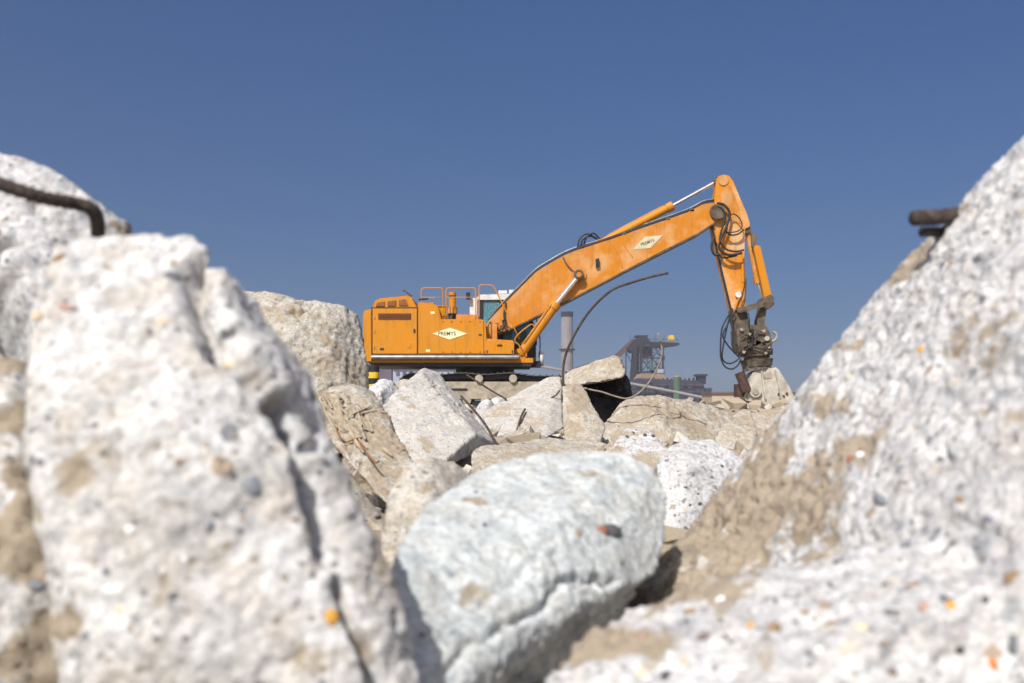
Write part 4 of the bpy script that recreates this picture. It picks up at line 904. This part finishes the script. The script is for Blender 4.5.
bm = bmesh.new(); add_cyl(bm, (a.x, 520, P(0, 317, 520).z), (a.x, 520, P(0, 312, 520).z), 3.2, 3.2, 28); bm_link('top_ring', bm, F_STEEL, st)
bm = bmesh.new(); add_cyl(bm, (a.x, 520, P(0, 350.3, 520).z), (a.x, 520, P(0, 349, 520).z), 4.2, 4.2, 28); bm_link('gallery', bm, F_STEEL, st)

tw = empty('steel_tower', base(648, YF), 'dark lattice steel tower of the steelworks with a yellow cabin on its jib', 'tower')
def beam(x0, y0, x1, y1, w, d, mat, parent, name='strut', dd=None):
    bm = bmesh.new(); a_, b_ = P(x0, y0, d), P(x1, y1, dd or d); t = (b_ - a_).normalized(); u = Vector((0, 1, 0)); v_ = t.cross(u).normalized()
    w2 = w * d / FPX / 2
    add_prism(bm, [a_ + u * w2 + v_ * w2, a_ + u * w2 - v_ * w2, a_ - u * w2 - v_ * w2, a_ - u * w2 + v_ * w2], [b_ + u * w2 + v_ * w2, b_ + u * w2 - v_ * w2, b_ - u * w2 - v_ * w2, b_ - u * w2 + v_ * w2])
    return bm_link(name, bm, mat, parent)
for dd in (YF, YF + 14):
    for xx, w in ((635, 3.4), (641, 2.6), (652, 1.2), (663, 1.6)): beam(xx, 344, xx, 408, w, dd, F_STEEL, tw, 'leg')
    for ya, yb in ((346, 358), (358, 372), (372, 388)):
        for xa_, xb_ in ((641, 652), (652, 663)):
            beam(xa_, ya, xb_, yb, 0.8, dd, F_STEEL, tw); beam(xb_, ya, xa_, yb, 0.8, dd, F_STEEL, tw)
    for yy in (346, 358, 372): beam(633, yy, 665, yy, 1.3, dd, F_STEEL, tw, 'deck_beam')
ext('upper_hall', [(627, 348), (634, 339.5), (640, 336.5), (647, 336.5), (650, 341), (650, 347), (642, 349), (640, 352), (632, 352)], YF + 1, YF + 13, F_STEEL, tw, 0)
ext('stair_block', [(634, 352), (639, 352), (639, 386), (632, 386), (632, 374)], YF + 3, YF + 12, F_STEEL, tw, 0)
ext('jib', [(648, 341.5), (664, 342), (679.5, 342.8), (679.5, 344.8), (664, 347), (648, 347)], YF + 2, YF + 12, F_STEEL, tw, 0)
ext('machine_house', [(641, 348), (652, 348), (652, 356), (641, 358)], YF + 4, YF + 10, F_STEEL, tw, 0)
ext('bunker', [(633, 372), (664, 374), (664, 382), (633, 384)], YF + 5, YF + 12, F_DARKB, tw, 0)
ext('roof_cap', [(636, 335.2), (648, 335.2), (648, 336.4), (636, 336.4)], YF + 2, YF + 12, F_STEEL, tw, 0)
ext('cabin', [(668.4, 340.4), (669.2, 335.4), (673.4, 335), (675, 340.4)], YF + 3, YF + 8, YELLOW, tw, 0)
for k in range(9): beam(650 + k * 3.4, 341, 650 + k * 3.4, 338.6, 0.35, YF + 2, F_STEEL, tw, 'rail_post')
beam(649, 338.8, 678, 339.6, 0.35, YF + 2, F_STEEL, tw, 'rail')
box_px('white_tank', 657, 369, 663.6, 373, YF - 2, YF + 2, F_LIGHT, tw, 0)
disc_px('green_drum', 651, 367.5, YF - 3, YF - 1, 1.0, F_GREEN, tw)
for k in range(95):
    xx = R.uniform(632, 664); yy = R.uniform(344, 382); an = R.choice([0, 0, 1.57, 0.7, -0.7]); ll = R.uniform(2, 8)
    beam(xx, yy, min(665, xx + ll * math.cos(an)), min(386, yy + ll * math.sin(an)), R.uniform(.3, .8), YF + R.uniform(-1, 14), R.choice([F_STEEL, F_STEEL, F_BROWN, F_PIPE]), tw)
for xx, h_ in ((630, 6), (639, 4), (645.5, 3), (655, 4), (664, 3)): beam(xx, 344, xx, 337 - h_ * .6, 0.3, YF + 5, F_STEEL, tw, 'mast')
cv = empty('conveyor_bridge', base(600, YF), 'sloping dark conveyor bridge rising to the lattice tower', 'conveyor')
ext('gallery', [(566, 372), (570, 369), (617, 354), (618, 357.6), (572, 375)], YF + 4, YF + 9, F_BROWN, cv, 0)
ext('gallery', [(616, 354), (633, 338), (636, 341.4), (620, 357.8)], YF + 4, YF + 9, F_BROWN, cv, 0)
for xx, yy in ((584, 368), (600, 363), (618, 357), (626, 350)): beam(xx, yy, xx, 408, 0.9, YF + 6, F_STEEL, cv, 'trestle_leg')
for xx, yy in ((618, 357), (626, 352)): beam(xx, yy, xx + 8, yy + 16, 0.7, YF + 6, F_STEEL, cv, 'brace')
hl = empty('factory_hall', base(670, 440), 'long dark blue factory hall below the lattice tower', 'factory')
YH = 440.0
ext('wall', [(622, 381), (640, 378.5), (698, 380.5), (704, 385), (706, 408.3), (622, 408.3)], YH, YH + 40, F_DARKB, hl, 0)
box_px('annex', 705, 388, 712, 408.3, YH + 4, YH + 30, F_DARKB, hl, 0)
box_px('turret', 699, 375.5, 706, 384, YH + 4, YH + 12, F_STEEL, hl, 0)
box_px('turret_cap', 697.6, 374, 707.6, 376, YH + 3, YH + 13, F_STEEL, hl, 0)
ext('tan_roof', [(638, 378.2), (642, 373.2), (664, 374), (667, 379.6)], YH + 12, YH + 30, F_TAN, hl, 0)
for k in range(8):
    box_px('cladding_rib', 630 + k * 9.2, 382.5, 630.5 + k * 9.2, 408, YH - .6, YH - .1, F_STEEL, hl, 0)
ext('stair', [(648, 380), (650, 379.4), (660, 392), (658, 393)], YH - 2, YH - .8, F_STEEL, hl, 0)
for k in range(7): box_px('window', 632.5 + k * 9.2, 386.2, 636.5 + k * 9.2, 388.4, YH - .5, YH - .05, F_WIN, hl, 0)
for k in range(12): box_px('roof_vent', 645 + k * 4.4, 378.6 - (k % 3) * .5, 646.2 + k * 4.4, 381, YH + 8, YH + 10, F_STEEL, hl, 0)
for yy in (384.2, 391): box_px('pipe', 623, yy, 704, yy + .5, YH - 1.4, YH - .9, F_BROWN, hl, 0)
gt = empty('storage_tank', base(677, 430), 'upright green storage tank in front of the dark factory hall', 'tank')
a = P(676.8, 0, 430)
bm = bmesh.new(); add_cyl(bm, (a.x, 430, 0), (a.x, 430, P(0, 377, 430).z), 1.45, 1.45, 20); bm_link('shell', bm, F_GREEN, gt)
bm = bmesh.new(); add_cyl(bm, (a.x, 430, P(0, 377, 430).z), (a.x, 430, P(0, 375.6, 430).z), 1.5, 0.9, 20); bm_link('lid', bm, F_TAN, gt)
pl = empty('pipe_run', base(650, 300), 'long pale pipe sloping down in front of the dark factory hall', 'pipe')
bm = bmesh.new(); add_tube(bm, [P(540, 366, 330), P(628, 383, 300), P(660, 389, 290), P(700, 397, 280), P(730, 404, 275)], 0.42, 10, 3); bm_link('pipe', bm, F_PIPE, pl)
for xx, yy, dd in ((566, 371.5, 320), (610, 379.6, 306), (645, 386.2, 295), (672, 391.5, 287), (700, 397, 280)):
    bm = bmesh.new(); a = P(xx, yy, dd); add_cyl(bm, (a.x, dd, 0), (a.x, dd, a.z), .22, None, 8); bm_link('support', bm, F_STEEL, pl)
pb = empty('warehouse', base(375, 420), 'mauve warehouse showing below the excavator\'s tail', 'warehouse')
box_px('wall', 352, 366, 391.5, 408.2, 420, 450, F_PURP, pb, 0); box_px('roof', 351, 364.6, 392, 366, 419, 451, F_STEEL, pb, 0)
box_px('door', 384, 380, 389, 408.2, 419.6, 419.95, F_STEEL, pb, 0)
lb = empty('pale_shed', base(415, 400), 'pale blue shed seen between the excavator\'s body and track', 'shed')
box_px('wall', 393, 369, 460, 408.2, 400, 425, F_LIGHT, lb, 0); box_px('roof', 392.4, 367.6, 461, 369, 399, 426, F_PURP, lb, 0)
for xx in (396, 402.5, 409): box_px('window', xx, 371.5, xx + 3.5, 375.5, 399.7, 399.95, F_PURP, lb, 0)
wb = empty('site_building', base(755, 95), 'low cream building with a brown roof edge behind the crusher jaw', 'building')
box_px('wall', 712, 393.4, 800, 413, 95, 100, F_CREAMW, wb, 0.02); box_px('roof', 711, 391.8, 801, 393.6, 94.8, 100.2, F_ROOF, wb, 0.01)
for xx in (726, 745, 766, 785):
    w_ = box_px('window', xx, 402.2, xx + 5, 407, 94.93, 94.99, F_WIN, wb, 0)
box_px('door', 733.6, 399, 736.6, 412.6, 94.93, 94.99, F_ROOF, wb, 0)

# ------------------------------------------------------------------ haze in the air
bm = bmesh.new(); add_box(bm, (-1560, -60, -1.2), (1560, 1560, 58.0))
m = bpy.data.materials.new('haze'); m.use_nodes = True; nt = m.node_tree; nt.nodes.clear()
pv = nt.nodes.new('ShaderNodeVolumePrincipled'); mo = nt.nodes.new('ShaderNodeOutputMaterial')
pv.inputs['Color'].default_value = (0.86, 0.90, 1.0, 1); pv.inputs['Density'].default_value = 0.0004; pv.inputs['Anisotropy'].default_value = 0.2
nt.links.new(pv.outputs[0], mo.inputs['Volume'])
hz = bm_link('haze', bm, m); tag(hz, 'thin bluish haze in the air', 'haze', kind='stuff')
